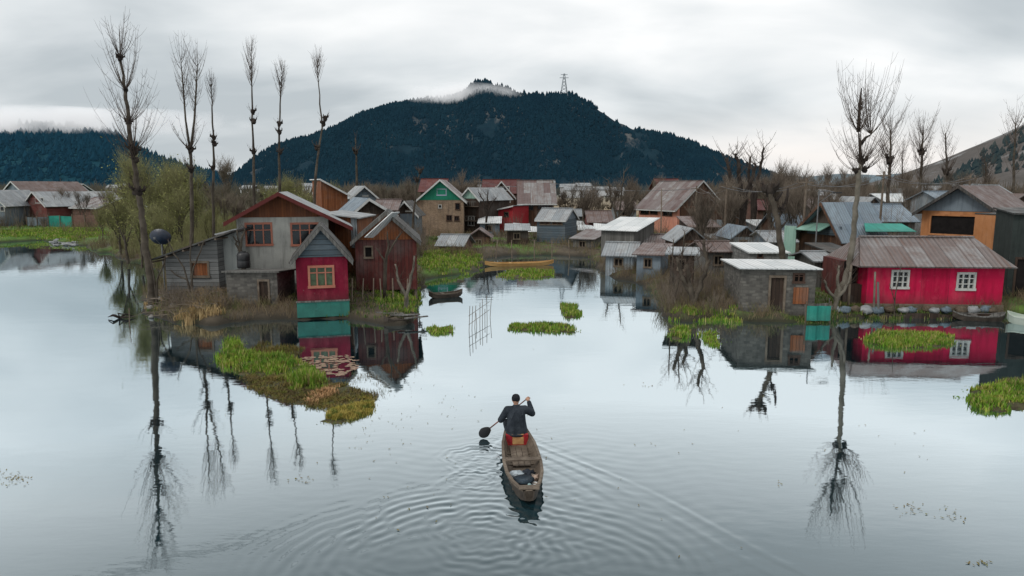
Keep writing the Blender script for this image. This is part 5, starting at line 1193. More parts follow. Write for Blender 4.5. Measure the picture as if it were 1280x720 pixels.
def thicket(label, x0, x1, Y0, Y1, n, h0, h1, mat, z0=None, wd=1.0):
    s = MB(); r = random.Random(len(label))
    for k in range(n):
        Y = r.uniform(Y0, Y1); px = r.uniform(x0, x1); x = (px - 640) / F * Y; z = land_z([[x, Y]])[0]
        if z < .05: continue
        h = r.uniform(h0, h1) * (.6 + .8 * abs(mn.noise(Vector((x * .3, Y * .3, 4)))) * 2)
        w = .00012 * Y * wd
        for j in range(15):
            a = r.uniform(0, 6.28); b = Vector((x + r.gauss(0, .12), Y + r.gauss(0, .12), z - .05)); sp = r.uniform(.1, .55)
            d = Vector((math.cos(a) * sp, math.sin(a) * sp, 1)); hh = h * r.uniform(.5, 1.1)
            P = [b, b + d * hh * .5, b + Vector((d.x * .8, d.y * .8, 1)) * hh]; s.tube(P, [w * 2, w * 1.5, w * .6], 3, False)
            for q in range(4):
                c = P[0].lerp(P[1], r.random()) if q < 2 else P[1].lerp(P[2], r.random()); a2 = r.uniform(0, 6.28)
                s.tube([c, c + Vector((math.cos(a2) * .5, math.sin(a2) * .5, .8)) * hh * r.uniform(.12, .3)], [w, w * .5], 3, False)
    tag(s.build('thicket', m[mat]), label, None, None, 'stuff')
thicket('brown leafless thicket on the bank right of the channel', 752, 930, 38, 62, 70, .8, 2.0, 'twig_brown')
thicket('brown leafless thicket behind the stone shed', 860, 1000, 42, 62, 80, 1.4, 3.2, 'twig_brown')
thicket('brown thicket between the grey house and the brick house', 420, 530, 50, 68, 130, 1.2, 2.8, 'twig_brown')
thicket('olive brown thicket left of the grey house', 225, 300, 46, 75, 170, 1.2, 2.6, 'twig_olive')
thicket('olive undergrowth around the willow trunks', 140, 240, 40, 62, 260, .8, 2.2, 'twig_olive')
thicket('thicket around the central houses', 590, 760, 60, 85, 120, .6, 1.6, 'twig_brown')
thicket('thicket among the right hand roofs', 1060, 1280, 44, 80, 200, 1.4, 3.4, 'twig_brown')
thicket('dead stalks along the waterline right of the channel', 826, 930, 29, 34, 90, .5, 1.4, 'twig_brown')
thicket('dead stalks on the bank below the plank shed', 196, 285, 28.6, 31.2, 80, .4, 1.1, 'twig_brown')
thicket('bare bushes of the far left village', -40, 160, 84, 100, 90, 1.2, 3, 'twig_brown')
def far_wood():
    s = MB(); r = random.Random(5)
    for k in range(5200):
        Y = r.choice((r.uniform(150, 260), r.uniform(260, 600), r.uniform(600, 1000))); u = r.uniform(-.95, .95); x = Y * u
        h = r.uniform(3, 8) * (1 if Y < 300 else 1.3)
        if mn.noise(Vector((x / 60, Y / 60, 2))) < -.1 : h *= .5
        if -.02 * Y < x < .2 * Y and Y < 400: h *= .35
        for j in range(9):
            a = r.uniform(0, 6.28); b = Vector((x + r.gauss(0, h * .12), Y, .3)); t = Vector((x + r.gauss(0, h * .3), Y + r.gauss(0, 1), h * r.uniform(.6, 1.1))); w = .0006 * Y
            mid = (b + t) / 2; i = len(s.v); s.v.extend([tuple(b), tuple(mid + Vector((w * 1.5, 0, 0))), tuple(t), tuple(mid - Vector((w * 1.5, 0, 0)))]); s.f.append((i, i + 1, i + 2, i + 3)); s.uv.extend([(0, 0)] * 4)
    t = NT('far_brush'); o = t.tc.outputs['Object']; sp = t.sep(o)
    c = t.mix(t.noise(o, .02, 4, .6, .35, .65), (.12, .095, .07), (.075, .075, .055)); c = t.mix(t.rng(sp[1], 200, 800), c, (.055, .085, .10))  # blue-grey mix growing with distance paints aerial haze into the brush
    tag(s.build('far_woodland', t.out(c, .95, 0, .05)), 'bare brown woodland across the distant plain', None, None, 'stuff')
far_wood()
# lily pads
mb = MB(); Wp = np.array([[*gp(x, y)[:2]] for x, y in [(366, 452), (382, 446), (430, 443), (448, 449), (446, 462), (428, 470), (398, 466), (380, 462)]])
k = 0
while k < 170:
    x = rnd.uniform(Wp[:, 0].min(), Wp[:, 0].max()); y = rnd.uniform(Wp[:, 1].min(), Wp[:, 1].max())
    if sdist(np.array([[x, y]]), Wp)[0] < 0: continue
    rr = rnd.uniform(.045, .10); a0 = rnd.uniform(0, 6.28); z = .006 + .0003 * (k % 14); i = len(mb.v)
    mb.v.append((x, y, z)); N = 11
    for j in range(N): a = a0 + .25 + (6.28 - .5) * j / (N - 1); mb.v.append((x + math.cos(a) * rr, y + math.sin(a) * rr, z + rnd.uniform(0, .004)))
    for j in range(N - 1): mb.f.append((i, i + 1 + j, i + 2 + j)); mb.uv.extend([(0, 0)] * 3)
    k += 1
tag(mb.build('lily_pads', m['pad']), 'pinkish brown lily pads floating beside the weed mat', None, None, 'stuff')
# floating leaf litter
mb = MB()
for (cx, cy, sx, sy, n) in ((15, 598, 22, 8, 60), (1140, 636, 22, 8, 24), (1188, 644, 16, 10, 20), (1225, 705, 14, 5, 14), (480, 535, 50, 30, 40), (540, 500, 60, 30, 30), (800, 482, 20, 3, 8), (975, 605, 6, 3, 5), (380, 600, 12, 5, 14), (690, 560, 300, 120, 60), (500, 610, 60, 50, 10), (1100, 560, 80, 40, 14)):
    for k in range(n):
        q = gp(cx + rnd.gauss(0, sx * .6), cy + rnd.gauss(0, sy * .6)); s = rnd.uniform(.008, .022); a = rnd.uniform(0, 3.1); i = len(mb.v)
        e = Vector((math.cos(a), math.sin(a), 0)) * s * 1.8; f = Vector((-math.sin(a), math.cos(a), 0)) * s * .7; z = Vector((0, 0, .012))
        mb.v.extend([tuple(q + z - e), tuple(q + z - f), tuple(q + z + e + Vector((0, 0, .01))), tuple(q + z + f)]); mb.f.append((i, i + 1, i + 2, i + 3)); mb.uv.extend([(0, 0)] * 4)
tag(mb.build('leaf_litter', m['weed']), 'scattered leaf bits floating on the open water', None, None, 'stuff')
# ------------------------------------------------------------------ boats
def hull(T, L, prof, mat_out, mat_in, name='hull', th=.03, floorz=.05):
    """prof: list (t along length 0..1, half width, bottom z, gunwale z). local x across, y along"""
    o = MB(); i_ = MB(); n = len(prof)
    def sec(p, inner):
        t, w, zb, zt = p; y = t * L; w = max(w - (th if inner else 0), .004); zb = max(zb + .03, .03) if inner else zb; zt = zt
        return [(-w, y, zt), (-w * .9, y, (zb * .4 + zt * .6)), (-w * .74, y, zb), (0, y, zb - (0 if inner else .01)), (w * .74, y, zb), (w * .9, y, (zb * .4 + zt * .6)), (w, y, zt)]
    for k in range(n - 1):
        A, B = sec(prof[k], False), sec(prof[k + 1], False)
        for j in range(6): o.face([A[j], B[j], B[j + 1], A[j + 1]])
        A2, B2 = sec(prof[k], True), sec(prof[k + 1], True)
        for j in range(6): i_.face([A2[j + 1], B2[j + 1], B2[j], A2[j]])
    o.face(sec(prof[0], False)[::-1]); o.face(sec(prof[-1], False)); i_.face(sec(prof[0], True))
    h = o.build(name, mat_out, T); i_.build('interior', mat_in, h)
    g = MB()
    for s_ in (-1, 1):
        for k in range(n - 1):
            a, b = prof[k], prof[k + 1]
            p0 = Vector((s_ * (a[1] + .012), a[0] * L, a[3])); p1 = Vector((s_ * (b[1] + .012), b[0] * L, b[3])); q0 = Vector((s_ * max(a[1] - th - .012, 0), a[0] * L, a[3])); q1 = Vector((s_ * max(b[1] - th - .012, 0), b[0] * L, b[3])); up = Vector((0, 0, .028)); dn_ = Vector((0, 0, -.02))
            g.face([p0 + up, q0 + up, q1 + up, p1 + up]); g.face([p0 + dn_, p0 + up, p1 + up, p1 + dn_]); g.face([q0 + up, q0 + dn_, q1 + dn_, q1 + up])
    g.build('gunwale', mat_in, T)
rzb = math.atan2(BOAT_B.y - BOAT_A.y, BOAT_B.x - BOAT_A.x) - math.pi / 2
LB = (BOAT_B - BOAT_A).length
BT = thing('rowing_boat', 'narrow wooden boat with the paddler, loose bags and a cross plank', 'boat', (BOAT_A.x, BOAT_A.y, 0), rzb)
prof = [(0, .10, .10, .28), (.05, .18, .03, .26), (.12, .27, -.02, .24), (.22, .345, -.04, .23), (.34, .375, -.05, .225), (.46, .365, -.05, .225), (.58, .345, -.05, .23), (.7, .28, -.04, .24), (.82, .2, -.02, .26), (.92, .11, .05, .30), (1, .03, .2, .36)]
hull(BT, LB, prof, m['boat_dark'], m['boat_wood'])
mb = MB(); mb.box(-.36, .36, 1.42, 1.56, .235, .262); mb.build('thwart', m['boat_wood'], BT)
mb = MB(); mb.obox((-.18, .02, .288), (.36, 0, 0), (.02, .16, 0), (0, 0, .022)); mb.build('stern_deck', m['boat_wood'], BT)
for i in range(5):
    mb = MB(); y = .6 + i * .55; mb.box(-.25, .25, y, y + .035, .03, .055); mb.build('rib', m['boat_wood'], BT)
mb = MB(); mb.box(-.18, .18, .30, .42, .12, .14); mb.build('floor_board', m['boat_wood'], BT)
for i in range(3):
    mb = MB(); x = -.17 + i * .12; mb.box(x, x + .11, 1.6, 2.6, .055, .072); mb.build('floor_board', m['boat_wood'], BT)
Mb = Matrix.Translation((BOAT_A.x, BOAT_A.y, 0)) @ Matrix.Rotation(rzb, 4, 'Z')
def inboat(name, label, cat, mb, mat, loc, rz=0, smooth=True):
    o = mb.build(name, mat, None, smooth); o.location = Mb @ Vector(loc); o.rotation_euler = (0, 0, rzb + rz); tag(o, label, cat); return o
cl = lambda n, c, c2=None, r=.6: organic(n, c, c2 or tuple(k * .6 for k in c), 9, r, .3)
mb = MB(); mb.blob((0, 0, .06), .17, .12, .06, 3, .35, 18, 10, 2.5); inboat('bag', 'pale grey plastic bag left of centre in the boat', 'bag', mb, cl('pale_plastic', (.42, .48, .52)), (-.13, 1.14, .02), .3)
mb = MB(); mb.blob((0, 0, .05), .16, .13, .07, 5, .4, 18, 10, 2.5); inboat('bag', 'dark blue bundle under the cross plank of the boat', 'bag', mb, cl('dark_bundle', (.018, .024, .035)), (.08, 1.16, .02), .8)
mb = MB(); mb.tube([(0, 0, 0), (0, 0, .02), (0, 0, .10), (0, 0, .12), (0, 0, .10), (0, 0, .03)], [.14, .16, .19, .20, .17, .14], 22); o = inboat('basin', 'shallow dark basin with water lying in the boat', 'basin', mb, cl('basin_plastic', (.03, .05, .07), None, .3), (-.03, .80, .03))
mb = MB(); mb.blob((0, 0, .05), .12, .09, .05, 8, .5, 18, 10, 3); inboat('cloth', 'pale turquoise rag near the stern of the boat', 'cloth', mb, cl('turquoise_rag', (.30, .45, .45)), (.05, .48, .05), .5)
mb = MB(); mb.blob((0, 0, .05), .07, .13, .04, 2, .5, 14, 8, 3); inboat('cloth', 'crumpled tan and white cloth beside the dark bundle', 'cloth', mb, cl('tan_cloth', (.45, .34, .27)), (.21, .98, .03), -.4)
mb = MB(); mb.blob((0, 0, .04), .06, .10, .04, 12, .5, 14, 8, 3); inboat('cloth', 'small white crumpled wrapper by the stern deck', 'cloth', mb, cl('white_wrap', (.6, .62, .62)), (.16, .72, .03), .9)
pts = [(.1 + .1 * math.cos(a * .9) * (1 - a * .03), a * .06, .1 + .015 * math.sin(a * 2)) for a in range(12)]
mb = MB(); mb.tube(pts, .012, 6); inboat('rope', 'pale rope end looped over the bags in the boat', 'rope', mb, cl('rope', (.42, .36, .30)), (.02, .62, .0))
# the seat box under the man
Yp = 2.98
mb = MB(); mb.box(-.24, .24, -.19, .17, 0, .23); o = inboat('seat_box', 'low seat covered in red and gold cloth at the bow of the boat', 'seat', mb, cl('red_cloth', (.42, .04, .03), (.30, .02, .03)), (0, Yp, .03), 0, False)
sw = MB(); sw.obox((-.10, -.195, .02), (.24, 0, 0), (0, .004, 0), (0, 0, .16)); sw.obox((-.12, -.2, .232), (.26, 0, 0), (0, .2, 0), (0, 0, .01)); sw.build('gold_cloth', cl('gold_cloth', (.55, .33, .14), (.42, .22, .10)), o)
# ------------------------------------------------------------------ paddler
def capsule(mb, a, b, ra, rb, n=12, fl=1.0):
    a, b = Vector(a), Vector(b); d = (b - a).normalized(); pts = []; rad = []
    for t in (-.9, -.6, -.25): pts.append(a + d * ra * t); rad.append(ra * math.sqrt(max(0, 1 - t * t)))
    for t in (0, .25, .5, .75, 1): pts.append(a.lerp(b, t)); rad.append(ra + (rb - ra) * t)
    for t in (.25, .6, .9): pts.append(b + d * rb * t); rad.append(rb * math.sqrt(1 - t * t))
    mb.tube(pts, rad, n)
def remesh(o, vox, sm=2):
    q = o.modifiers.new('remesh', 'REMESH'); q.mode = 'VOXEL'; q.voxel_size = vox; q.use_smooth_shade = True
    if sm: s_ = o.modifiers.new('smooth', 'SMOOTH'); s_.factor = .5; s_.iterations = sm
def person():
    base = Mb @ Vector((0, Yp, .26)); rz = rzb + .05
    skin = organic('skin', (.34, .19, .13), (.40, .24, .17), 8, .55)
    coat_m = organic('dark_wool_coat', (.016, .021, .028), (.034, .042, .052), 5, .9, .6)
    # joints in local metres (x right, y forward = away from camera, z up from the seat)
    hipL, hipR = Vector((-.1, .0, .08)), Vector((.1, .0, .08)); chest = Vector((0, .05, .40)); neck = Vector((0.0, .07, .56)); head = Vector((0.0, .11, .69))
    shL, shR = Vector((-.19, .05, .485)), Vector((.19, .05, .485))
    # right arm raised: elbow out, hand at top of shaft; left arm low across to the left
    elR = Vector((.36, .12, .36)); haR = Vector((.30, .30, .615))
    elL = Vector((-.33, .10, .25)); haL = Vector((-.22, .34, .27))
    bd = MB()
    capsule(bd, (0, .0, .1), chest, .15, .15); capsule(bd, chest, neck, .12, .055); capsule(bd, neck, head - Vector((0, 0, .05)), .055, .055)
    bd.blob(head, .076, .095, .115, 1, 0, 20, 14)
    bd.blob(head + Vector((0, .095, -.01)), .014, .022, .022, 1, 0, 8, 6)                       # nose
    bd.blob(head + Vector((0, .06, -.075)), .04, .035, .03, 1, 0, 10, 8)                        # chin
    bd.blob(head + Vector((0, .087, -.045)), .024, .012, .008, 1, 0, 8, 6)                      # lips
    for s_ in (-1, 1):
        bd.blob(head + Vector((s_ * .078, 0, -.005)), .012, .02, .032, 1, 0, 8, 6)              # ears
        bd.blob(head + Vector((s_ * .03, .085, .02)), .014, .010, .008, 1, 0, 8, 6)
    for a, e, h_ in ((shL, elL, haL), (shR, elR, haR)): capsule(bd, a, e, .05, .042); capsule(bd, e, h_, .04, .027)
    for s_, hp in ((-1, hipL), (1, hipR)):
        kn = Vector((s_ * .15, .40, .06)); ft = Vector((s_ * .07, .18, -.14)); capsule(bd, hp, kn, .085, .062); capsule(bd, kn, ft, .055, .04); capsule(bd, ft, ft + Vector((s_ * .02, .17, -.01)), .036, .028)
    top = Vector((.325, .335, .665)); bld = Vector((-.54, .36, -.02)); ax = (bld - top).normalized()
    hc = {}
    for s_, h_ in ((1, haR), (-1, haL)):
        t = (h_ - top).dot(ax); g = top + ax * t            # grip point on the shaft
        d = (g - h_); d = d - ax * d.dot(ax); L_ = d.length; d = d.normalized() if L_ > 1e-4 else Vector((0, 1, 0))
        palm = g - d * .035; capsule(bd, h_, palm, .027, .030); sd_ = ax
        nrm = d.cross(ax).normalized()
        capsule(bd, palm - ax * .03, palm + ax * .03, .022, .020)
        for k in range(4):
            off = ax * (-.033 + .022 * k); r_ = .0085; l_ = (.9, 1.0, .95, .78)[k]
            pts = []
            for q in range(6):
                an = -1.9 + q * .78 * l_; pts.append(g + off + d * (-math.cos(an + 1.9) * .026 + .0) * 1 + nrm * math.sin(an + 1.9) * .027)
            bd.tube(pts, [r_ * 1.1, r_ * 1.05, r_, r_, r_ * .95, r_ * .8], 7)
        pts = [palm - ax * .035, palm - ax * .052 - nrm * .018 + d * .012, g - ax * .045 - nrm * .026, g - ax * .03 - nrm * .022 + d * .016]
        bd.tube(pts, [.013, .012, .0105, .009], 8)
    P = bd.build('person', skin, None, True); P.location = base; P.rotation_euler = (0, 0, rz); remesh(P, .0065, 1)
    tag(P, 'man in dark coat and knitted cap seated at the bow, paddling with his back turned', 'person')
    ct = MB()
    capsule(ct, (-.04, -.01, .03), (-.03, .04, .40), .185, .165, 16); capsule(ct, (.04, -.01, .03), (.03, .04, .40), .185, .165, 16)
    capsule(ct, (0, .04, .38), (0, .07, .53), .16, .085, 16); capsule(ct, shL, (0, .05, .46), .088, .11); capsule(ct, shR, (0, .05, .46), .088, .11)
    capsule(ct, shL, elL, .088, .072); capsule(ct, elL, elL.lerp(haL, .85), .07, .05); capsule(ct, shR, elR, .088, .074); capsule(ct, elR, elR.lerp(haR, .80), .072, .05)
    capsule(ct, (-.12, .05, .02), (-.16, .36, .08), .13, .10); capsule(ct, (.12, .05, .02), (.16, .36, .08), .13, .10)
    ct.blob((0, -.03, -.02), .25, .2, .07, 3, .1, 20, 8)
    for k in range(16):     # cloth folds
        a = rnd.uniform(-2.8, -.3); z = rnd.uniform(.0, .42); c = Vector((math.cos(a) * .19, .02 + math.sin(a) * .165, z)); ct.tube([c + Vector((rnd.uniform(-.05, .05), 0, -.07)), c, c + Vector((rnd.uniform(-.05, .05), .015, .08))], [.006, .016, .006], 6)
    C = ct.build('coat', coat_m, P, True); remesh(C, .011, 2)
    cp = MB(); cp.blob(head + Vector((0, -.006, .035)), .091, .106, .095, 2, .03, 20, 12); cp.tube([head + Vector((0, -.004, .002)), head + Vector((0, -.004, .035))], [.093, .093], 20); C2 = cp.build('knitted_cap', organic('black_wool', (.008, .009, .012), (.018, .02, .024), 14, .95, .8), P, True); remesh(C2, .008, 1)
    # paddle
    Mp = Matrix.Translation(base) @ Matrix.Rotation(rz, 4, 'Z')
    T = thing('paddle', 'long wooden paddle with a black heart shaped blade held over the left side', 'paddle', Mp @ top)
    tw = Mp @ top; bw = Mp @ bld; d = bw - tw
    mb = MB(); mb.tube([(0, 0, 0), d * .5, d], [.013, .014, .015], 10); mb.build('shaft', organic('paddle_wood', (.22, .06, .04), (.10, .05, .035), 4, .6), T, True)
    dn_ = d.normalized(); sx = Vector((dn_.z, 0, -dn_.x)).normalized(); nn = sx.cross(dn_).normalized()
    bl = MB(); out = []
    for k in range(24):
        a = 2 * math.pi * k / 24; out.append((math.cos(a), math.sin(a)))
    rings = []
    for sgn in (-1, 1):
        for (q, th) in ((1, .002), (.8, .008), (.3, .014)):
            rings.append([d + dn_ * (.155 - y * .155 * q * (1.0 if y > 0 else .95)) + sx * x * .118 * q * (1 - .25 * max(y, 0)) + nn * sgn * th for x, y in out])
    def join(a, b):
        for k in range(24): bl.face([a[k], a[(k + 1) % 24], b[(k + 1) % 24], b[k]])
    join(rings[0], rings[1]); join(rings[1], rings[2]); bl.face(rings[2]); join(rings[4], rings[3]); join(rings[5], rings[4]); bl.face(rings[5][::-1]); join(rings[3], rings[0])
    bl.build('blade', m['black'], T, True)
person()
def canoe(label, a, b, w, mo, mi, z=.0, name='wooden_boat', zt=.22):
    A = Vector(a); B = Vector(b); L = (B - A).length; T = thing(name, label, 'boat', (A.x, A.y, z), math.atan2(B.y - A.y, B.x - A.x) - math.pi / 2)
    hull(T, L, [(0, .02, .14, zt + .14), (.08, w * .3, .04, zt + .06), (.2, w * .42, -.02, zt), (.5, w * .5, -.05, zt - .02), (.8, w * .42, -.02, zt), (.92, w * .3, .04, zt + .06), (1, .02, .14, zt + .14)], mo, mi)
    mb = MB(); mb.box(-w * .46, w * .46, L * .35, L * .35 + .15, zt - .02, zt + .01); mb.build('thwart', mi, T)
a, b = gp(606, 333), gp(692, 331); canoe('long tan boat moored in the channel below the village houses', (a.x, a.y), (b.x, b.y), .8, m['boat_tan'], m['boat_tan'])
a, b = gp(536, 373), gp(578, 370); canoe('small dark boat at the left side of the channel', (a.x, a.y), (b.x, b.y), .6, m['boat_dark'], m['boat_wood'])
a, b = gp(1258, 402), gp(1330, 412); canoe('pale green boat at the right edge below the dark shed', (a.x, a.y), (b.x, b.y), .9, m['boat_pale'], m['boat_pale'], zt=.3)
a, b = gp(1190, 399), gp(1256, 401); canoe('old grey boat pulled against the magenta house bank', (a.x, a.y), (b.x, b.y), .8, m['boat_dark'], m['grey_wood_v'])
a, b = gp(480, 406), gp(518, 402); canoe('half sunk dark boat by the brown barn bank', (a.x, a.y), (b.x, b.y), .7, m['boat_dark'], m['boat_dark'])
# ------------------------------------------------------------------ clutter on the banks
def pole(label, px, py0, py1, Y, r=.035, lean=0, mat='timber', group=None, name='wooden_post'):
    a = at(px, py0, Y); b = at(px + lean, py1, Y); mb = MB(); mb.tube([(0, 0, -.4), (0, 0, 0), (b.x - a.x, rnd.uniform(-.1, .1), b.z - a.z)], [r, r, r * .8], 7)
    o = mb.build(name, m[mat], None, True, a); tag(o, label, 'post', group)
pole('thin stake standing in the water by the left snag', 162, 410, 385, 27, .02)
pole('pale stake beside the magenta house porch', 1092, 396, 340, 28.9, .05, 3, 'bark_lt'); pole('broken grey stake right of the pale porch stake', 1098, 396, 352, 28.8, .06, -2, 'grey_wood_v')
for i, px in enumerate((440, 452, 466, 478, 492, 508)): pole('stake in the row under the brown barn', px, 400 - i * 2, 348, 30 + i * .2, .035, rnd.uniform(-3, 3), 'timber', 'stakes under the brown barn')
for i, px in enumerate((620, 640, 668, 690, 712)): pole('mooring stake in the channel behind the tan boat', px, 322, 300, 54, .05, rnd.uniform(-2, 2), 'timber', 'mooring stakes in the channel')
pole('tall pole beside the white roofed shed', 826, 300, 236, 60, .06, 1); pole('utility pole with a short arm left of the salmon house', 738, 300, 238, 75, .07, 0); pole('second utility pole left of the small brown shed', 730, 296, 240, 74, .06, -3)
# snag and stones at left
mb = MB(); c = gp(150, 398)
for k in range(9): a = rnd.uniform(0, 3.14); mb.tube([(0, 0, .02), (math.cos(a) * .35 * rnd.uniform(.5, 1), rnd.uniform(-.2, .2), abs(math.sin(a)) * .25), (math.cos(a) * .6, rnd.uniform(-.3, .3), abs(math.sin(a)) * .12)], [.05, .035, .012], 6)
tag(mb.build('driftwood', m['bark_dk'], None, True, c), 'black snag of driftwood in the water left of the bank', 'driftwood')
for i in range(9):
    q = gp(rnd.uniform(186, 222), rnd.uniform(384, 398)); s = rnd.uniform(.10, .24); mb = MB(); mb.blob((0, 0, 0), s, s * .8, s * .7, i, .25, 12, 8)
    tag(mb.build('stone', m['rock'], None, True, (q.x, q.y, max(.02, gz(q.x, q.y)) + s * .3)), 'grey stone on the bank under the tallest poplar', 'stone', 'stones under the tallest poplar')
# brushwood heap below shed
mb = MB(); 
for k in range(260):
    q = gp(rnd.gauss(235, 22), rnd.uniform(372, 396), .2); a = rnd.uniform(0, 6.28); L_ = rnd.uniform(.3, 1.1); z = max(.1, gz(q.x, q.y)) + rnd.uniform(.0, .35)
    mb.tube([(q.x, q.y, z), (q.x + math.cos(a) * L_ * .5, q.y + math.sin(a) * L_ * .5, z + rnd.uniform(-.02, .15)), (q.x + math.cos(a) * L_, q.y + math.sin(a) * L_, z + rnd.uniform(-.1, .12))], [.014, .011, .006], 4, False)
tag(mb.build('brushwood', m['twig_brown']), 'tangled brushwood heaped on the bank below the plank shed', None, None, 'stuff')
# sacks below the magenta house
for i in range(15):
    px = 1040 + i * 14.5 + rnd.uniform(-3, 3); c = at(px, 388, 28.9 + rnd.uniform(-.1, .2)); s = rnd.uniform(.2, .3); mb = MB(); mb.blob((0, 0, 0), s, .16, s * rnd.uniform(.55, .8), i * 1.7, .22, 14, 9, 2)
    tag(mb.build('sack', [m['sack'], cl('blue_sack%d' % i, (.13, .17, .20)), cl('brown_sack%d' % i, (.11, .085, .06))][i % 3], None, True, (c.x, c.y, .30)), ['pale plastic sack', 'bluish plastic sack', 'brown earth sack'][i % 3] + ' in the row packed along the magenta house footing', 'sack', ['pale', 'bluish', 'brown'][i % 3] + ' sacks along the magenta house footing')
# low retaining boards
def boards(label, A, B, h, mat, z0, n=None):
    c = gp(*A); e = gp(*B); pl = Plane_(c, e); mb = MB(); k = 0
    T = thing('plank_wall', label, 'fence', (c.x, c.y, z0), math.atan2(pl.x.y, pl.x.x)); x = 0
    while x < pl.w: 
        wd = rnd.uniform(.8, 1.5); mb = MB(); mb.obox((x, rnd.uniform(-.03, .03), -.15), (min(wd, pl.w - x), 0, 0), (0, .035, 0), (0, rnd.uniform(-.03, .03), h * rnd.uniform(.75, 1.1))); mb.build('plank', mat, T); x += wd + .02
boards('low dark plank edging along the water by the magenta house', (1100, 398), (1250, 399), .32, m['dark_wood'], .05)
boards('plank fence of orange grey boards beside the stone shed', (1006, 400), (1036, 398), .8, m['grey_wood_v'], .15)
T = thing('tarp_screen', 'green tarpaulin screen hung between the stone shed and the curved trunk', 'tarpaulin', gp(1008, 401, .1)); mb = MB()
for i in range(8): mb.face([(i * .125, .05 * math.sin(i * 1.7), 0), ((i + 1) * .125, .05 * math.sin((i + 1) * 1.7), 0), ((i + 1) * .125, .05 * math.sin((i + 1) * 1.7 + .4), .62), (i * .125, .05 * math.sin(i * 1.7 + .4), .62)])
mb.build('sheet', m['teal'], T, True)
for x in (0, 1.0): mb = MB(); mb.tube([(x, .08, -.3), (x, .08, .8)], .03, 6); mb.build('stake', m['timber'], T)
# trellis of canes in the channel
T = thing('cane_trellis', 'thin cane trellis standing in the water at the left of the channel', 'trellis', gp(586, 414)); mb = MB()
for k in range(9): mb = MB(); x = k * .09; mb.tube([(x, k * .35, -.3), (x + rnd.uniform(-.08, .08), k * .35, rnd.uniform(.5, 1.1))], .012, 5); mb.build('cane', m['twig_brown'], T)
for z in (.25, .6): mb = MB(); mb.tube([(0, 0, z), (.72, 2.8, z + .1)], .010, 5); mb.build('rail', m['twig_brown'], T)
# jetty planks below barn, rubbish by the left meadow
for i in range(5):
    a = gp(470 + i * 9, 392 + i * 2, .25); mb = MB(); mb.obox((0, 0, 0), (.9, .2 * (i - 2), .02), (-.05, .16, 0), (0, 0, .035)); tag(mb.build('plank', m['grey_wood_v'], None, False, (a.x, a.y, max(.12, gz(a.x, a.y)) + .04 * i)), 'loose weathered plank on the bank below the brown barn', 'plank', 'loose planks below the brown barn')
for i in range(16):
    q = gp(rnd.uniform(62, 108), rnd.uniform(301, 308)); s = rnd.uniform(.12, .5); mb = MB(); mb.blob((0, 0, 0), s, s * .7, s * .4, i * 2.1, .5, 10, 7, 2.5)
    tag(mb.build('plastic_heap', m['sack'], None, True, (q.x, q.y, .12)), 'scrap of pale plastic sheet lying at the left meadow edge', 'rubbish', 'pale plastic scraps at the left meadow edge')
# boulders/white stuff near brick house, boats drawn up on the bank
a, b = at(548, 288, 66), at(576, 290, 64); canoe('upturned white boat on the bank in front of the brick house', (a.x, a.y), (b.x, b.y), 1.2, m['tin_white'], m['tin_white'], .55)
a, b = at(572, 292, 64), at(600, 290, 63); canoe('grey boat beside the upturned white one', (a.x, a.y), (b.x, b.y), 1.1, m['grey_wood_v'], m['grey_wood_v'], .55)
for i, (px, py, Y) in enumerate(((640, 286, 66), (655, 290, 64), (712, 282, 72), (722, 288, 66), (742, 286, 68))):
    c = at(px, py, Y); mb = MB(); mb.slab((0, 0, 0), (rnd.uniform(1.2, 2.2), rnd.uniform(-.4, .4), 0), (1.5, 1, .4), (.1, 1, .5), .03)
    tag(mb.build('metal_sheet', m['tin_white'], None, False, (c.x, c.y, max(.6, c.z))), 'loose pale tin sheet propped on the central bank', 'metal sheet', 'loose tin sheets on the central bank')
# street lamp right cluster
c = at(1018, 330, 37); T = thing('street_lamp', 'thin pole with a lamp arm in front of the timber house', 'street lamp', (c.x, c.y, .5)); zt = Zp(238, 37) - .5
mb = MB(); mb.tube([(0, 0, -.3), (0, 0, zt)], [.045, .03], 8); mb.build('pole', m['metal'], T)
mb = MB(); mb.tube([(0, 0, zt - .05), (.5, 0, zt - .02), (.85, 0, zt - .10)], .022, 6); mb.bar((0, 0, zt - .7), (.75, 0, zt - .12), .025); mb.build('arm', m['metal'], T)
mb = MB(); mb.box(.75, 1.2, -.08, .08, zt - .16, zt - .09); mb.build('lamp_head', m['black'], T)
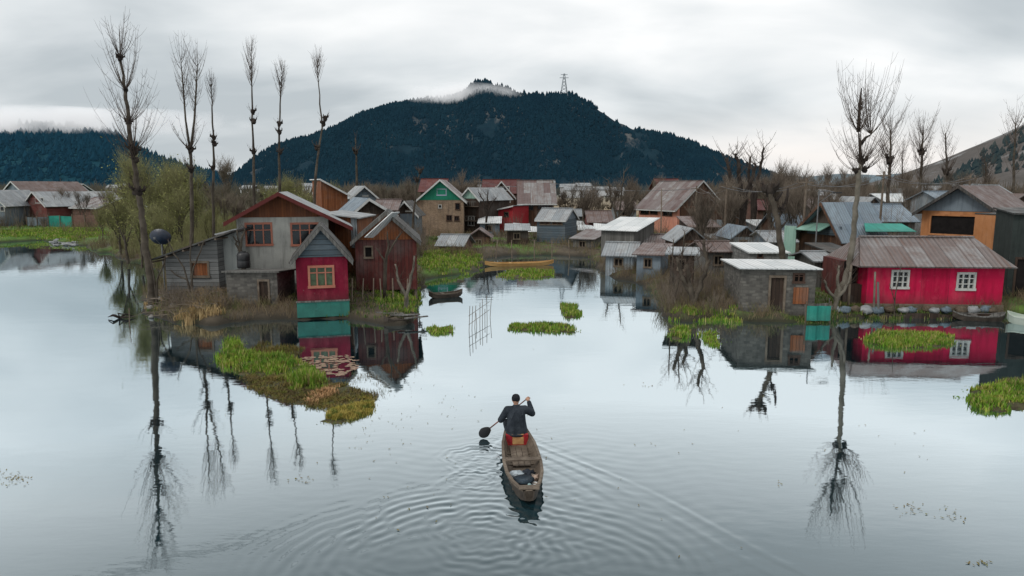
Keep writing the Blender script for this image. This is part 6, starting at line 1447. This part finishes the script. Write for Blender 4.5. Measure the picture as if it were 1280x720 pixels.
# pylon on the mountain
c = at(705, 118, 1445); T = thing('lattice_tower', 'lattice transmission tower on the mountain crest', 'tower', c); zt = Zp(92, 1445) - c.z; mb = MB(); w = 7.5
for sx in (-1, 1):
    for sy in (-1, 1): mb.bar((sx * w, sy * w, -6), (sx * .8, sy * .8, zt), .9)
for k in range(6):
    f0 = k / 6; f1 = (k + 1) / 6; w0 = w + (.8 - w) * f0; w1 = w + (.8 - w) * f1
    for sy in (-1, 1): mb.bar((-w0, sy * w0, zt * f0), (w1, sy * w1, zt * f1), .5); mb.bar((w0, sy * w0, zt * f0), (-w1, sy * w1, zt * f1), .5)
mb.build('lattice', m['steel'] if 'steel' in m else organic('hazy_steel', (.20, .23, .25), (.24, .27, .29)), T)
mb = MB(); mb.bar((-9, 0, zt * .8), (9, 0, zt * .8), 1); mb.bar((-7, 0, zt * .95), (7, 0, zt * .95), 1); mb.build('cross_arm', bpy.data.materials['hazy_steel'], T)
# wires
def wire(label, a, b, sag, r=.018, group=None):
    a, b = Vector(a), Vector(b); pts = [a.lerp(b, t / 20) - Vector((0, 0, sag * 4 * (t / 20) * (1 - t / 20))) for t in range(21)]; mb = MB(); mb.tube([p - a for p in pts], r, 4); tag(mb.build('power_line', m['metal'], None, False, a), label, 'wire', group)
wire('upper thin wire between the salmon house and the trees', at(885, 240, 72), at(950, 290, 60), .3, .022)
wire('lower thin wire between the salmon house and the trees', at(885, 246, 72), at(948, 284, 60), .3, .022)
UP = [(868, 70, 232), (905, 52, 228), (1003, 44, 222), (1098, 48, 214), (1205, 52, 218), (690, 82, 226), (600, 90, 224)]
names = ['behind the salmon house', 'among the dead forked trees', 'left of the timber house', 'over the blue tin roofs', 'behind the open fronted house', 'by the tin roofed house', 'behind the red shed']
tops = []
for (px, Y, pt), nm_ in zip(UP, names):
    c = at(px, 300, Y); zt = Zp(pt, Y); T = thing('utility_pole', 'wooden utility pole with a cross arm ' + nm_, 'utility pole', (c.x, c.y, .4))
    mb = MB(); mb.tube([(0, 0, -.3), (.03, 0, zt - .4)], [.09, .065], 7); mb.build('pole', m['timber'], T)
    mb = MB(); mb.box(-.5, .5, -.05, .05, zt - .75, zt - .66); mb.build('cross_arm', m['timber'], T); tops.append(Vector((c.x, c.y, zt - .3)))
for i, j in ((0, 1), (1, 2), (2, 3), (3, 4), (5, 6), (0, 5)):
    for q in (-.4, .4): wire('thin slack wire strung between the utility poles', tops[i] + Vector((q, 0, 0)), tops[j] + Vector((q, 0, 0)), .5, .016, 'wires between the utility poles')
for k in range(3): wire('high wire crossing overhead, seen only mirrored in the left water', (-44 + k * 3, 30 + k * 1.5, 19), (4 + k * 3, 108, 43), 1.0, .035, 'overhead wires mirrored in the water')
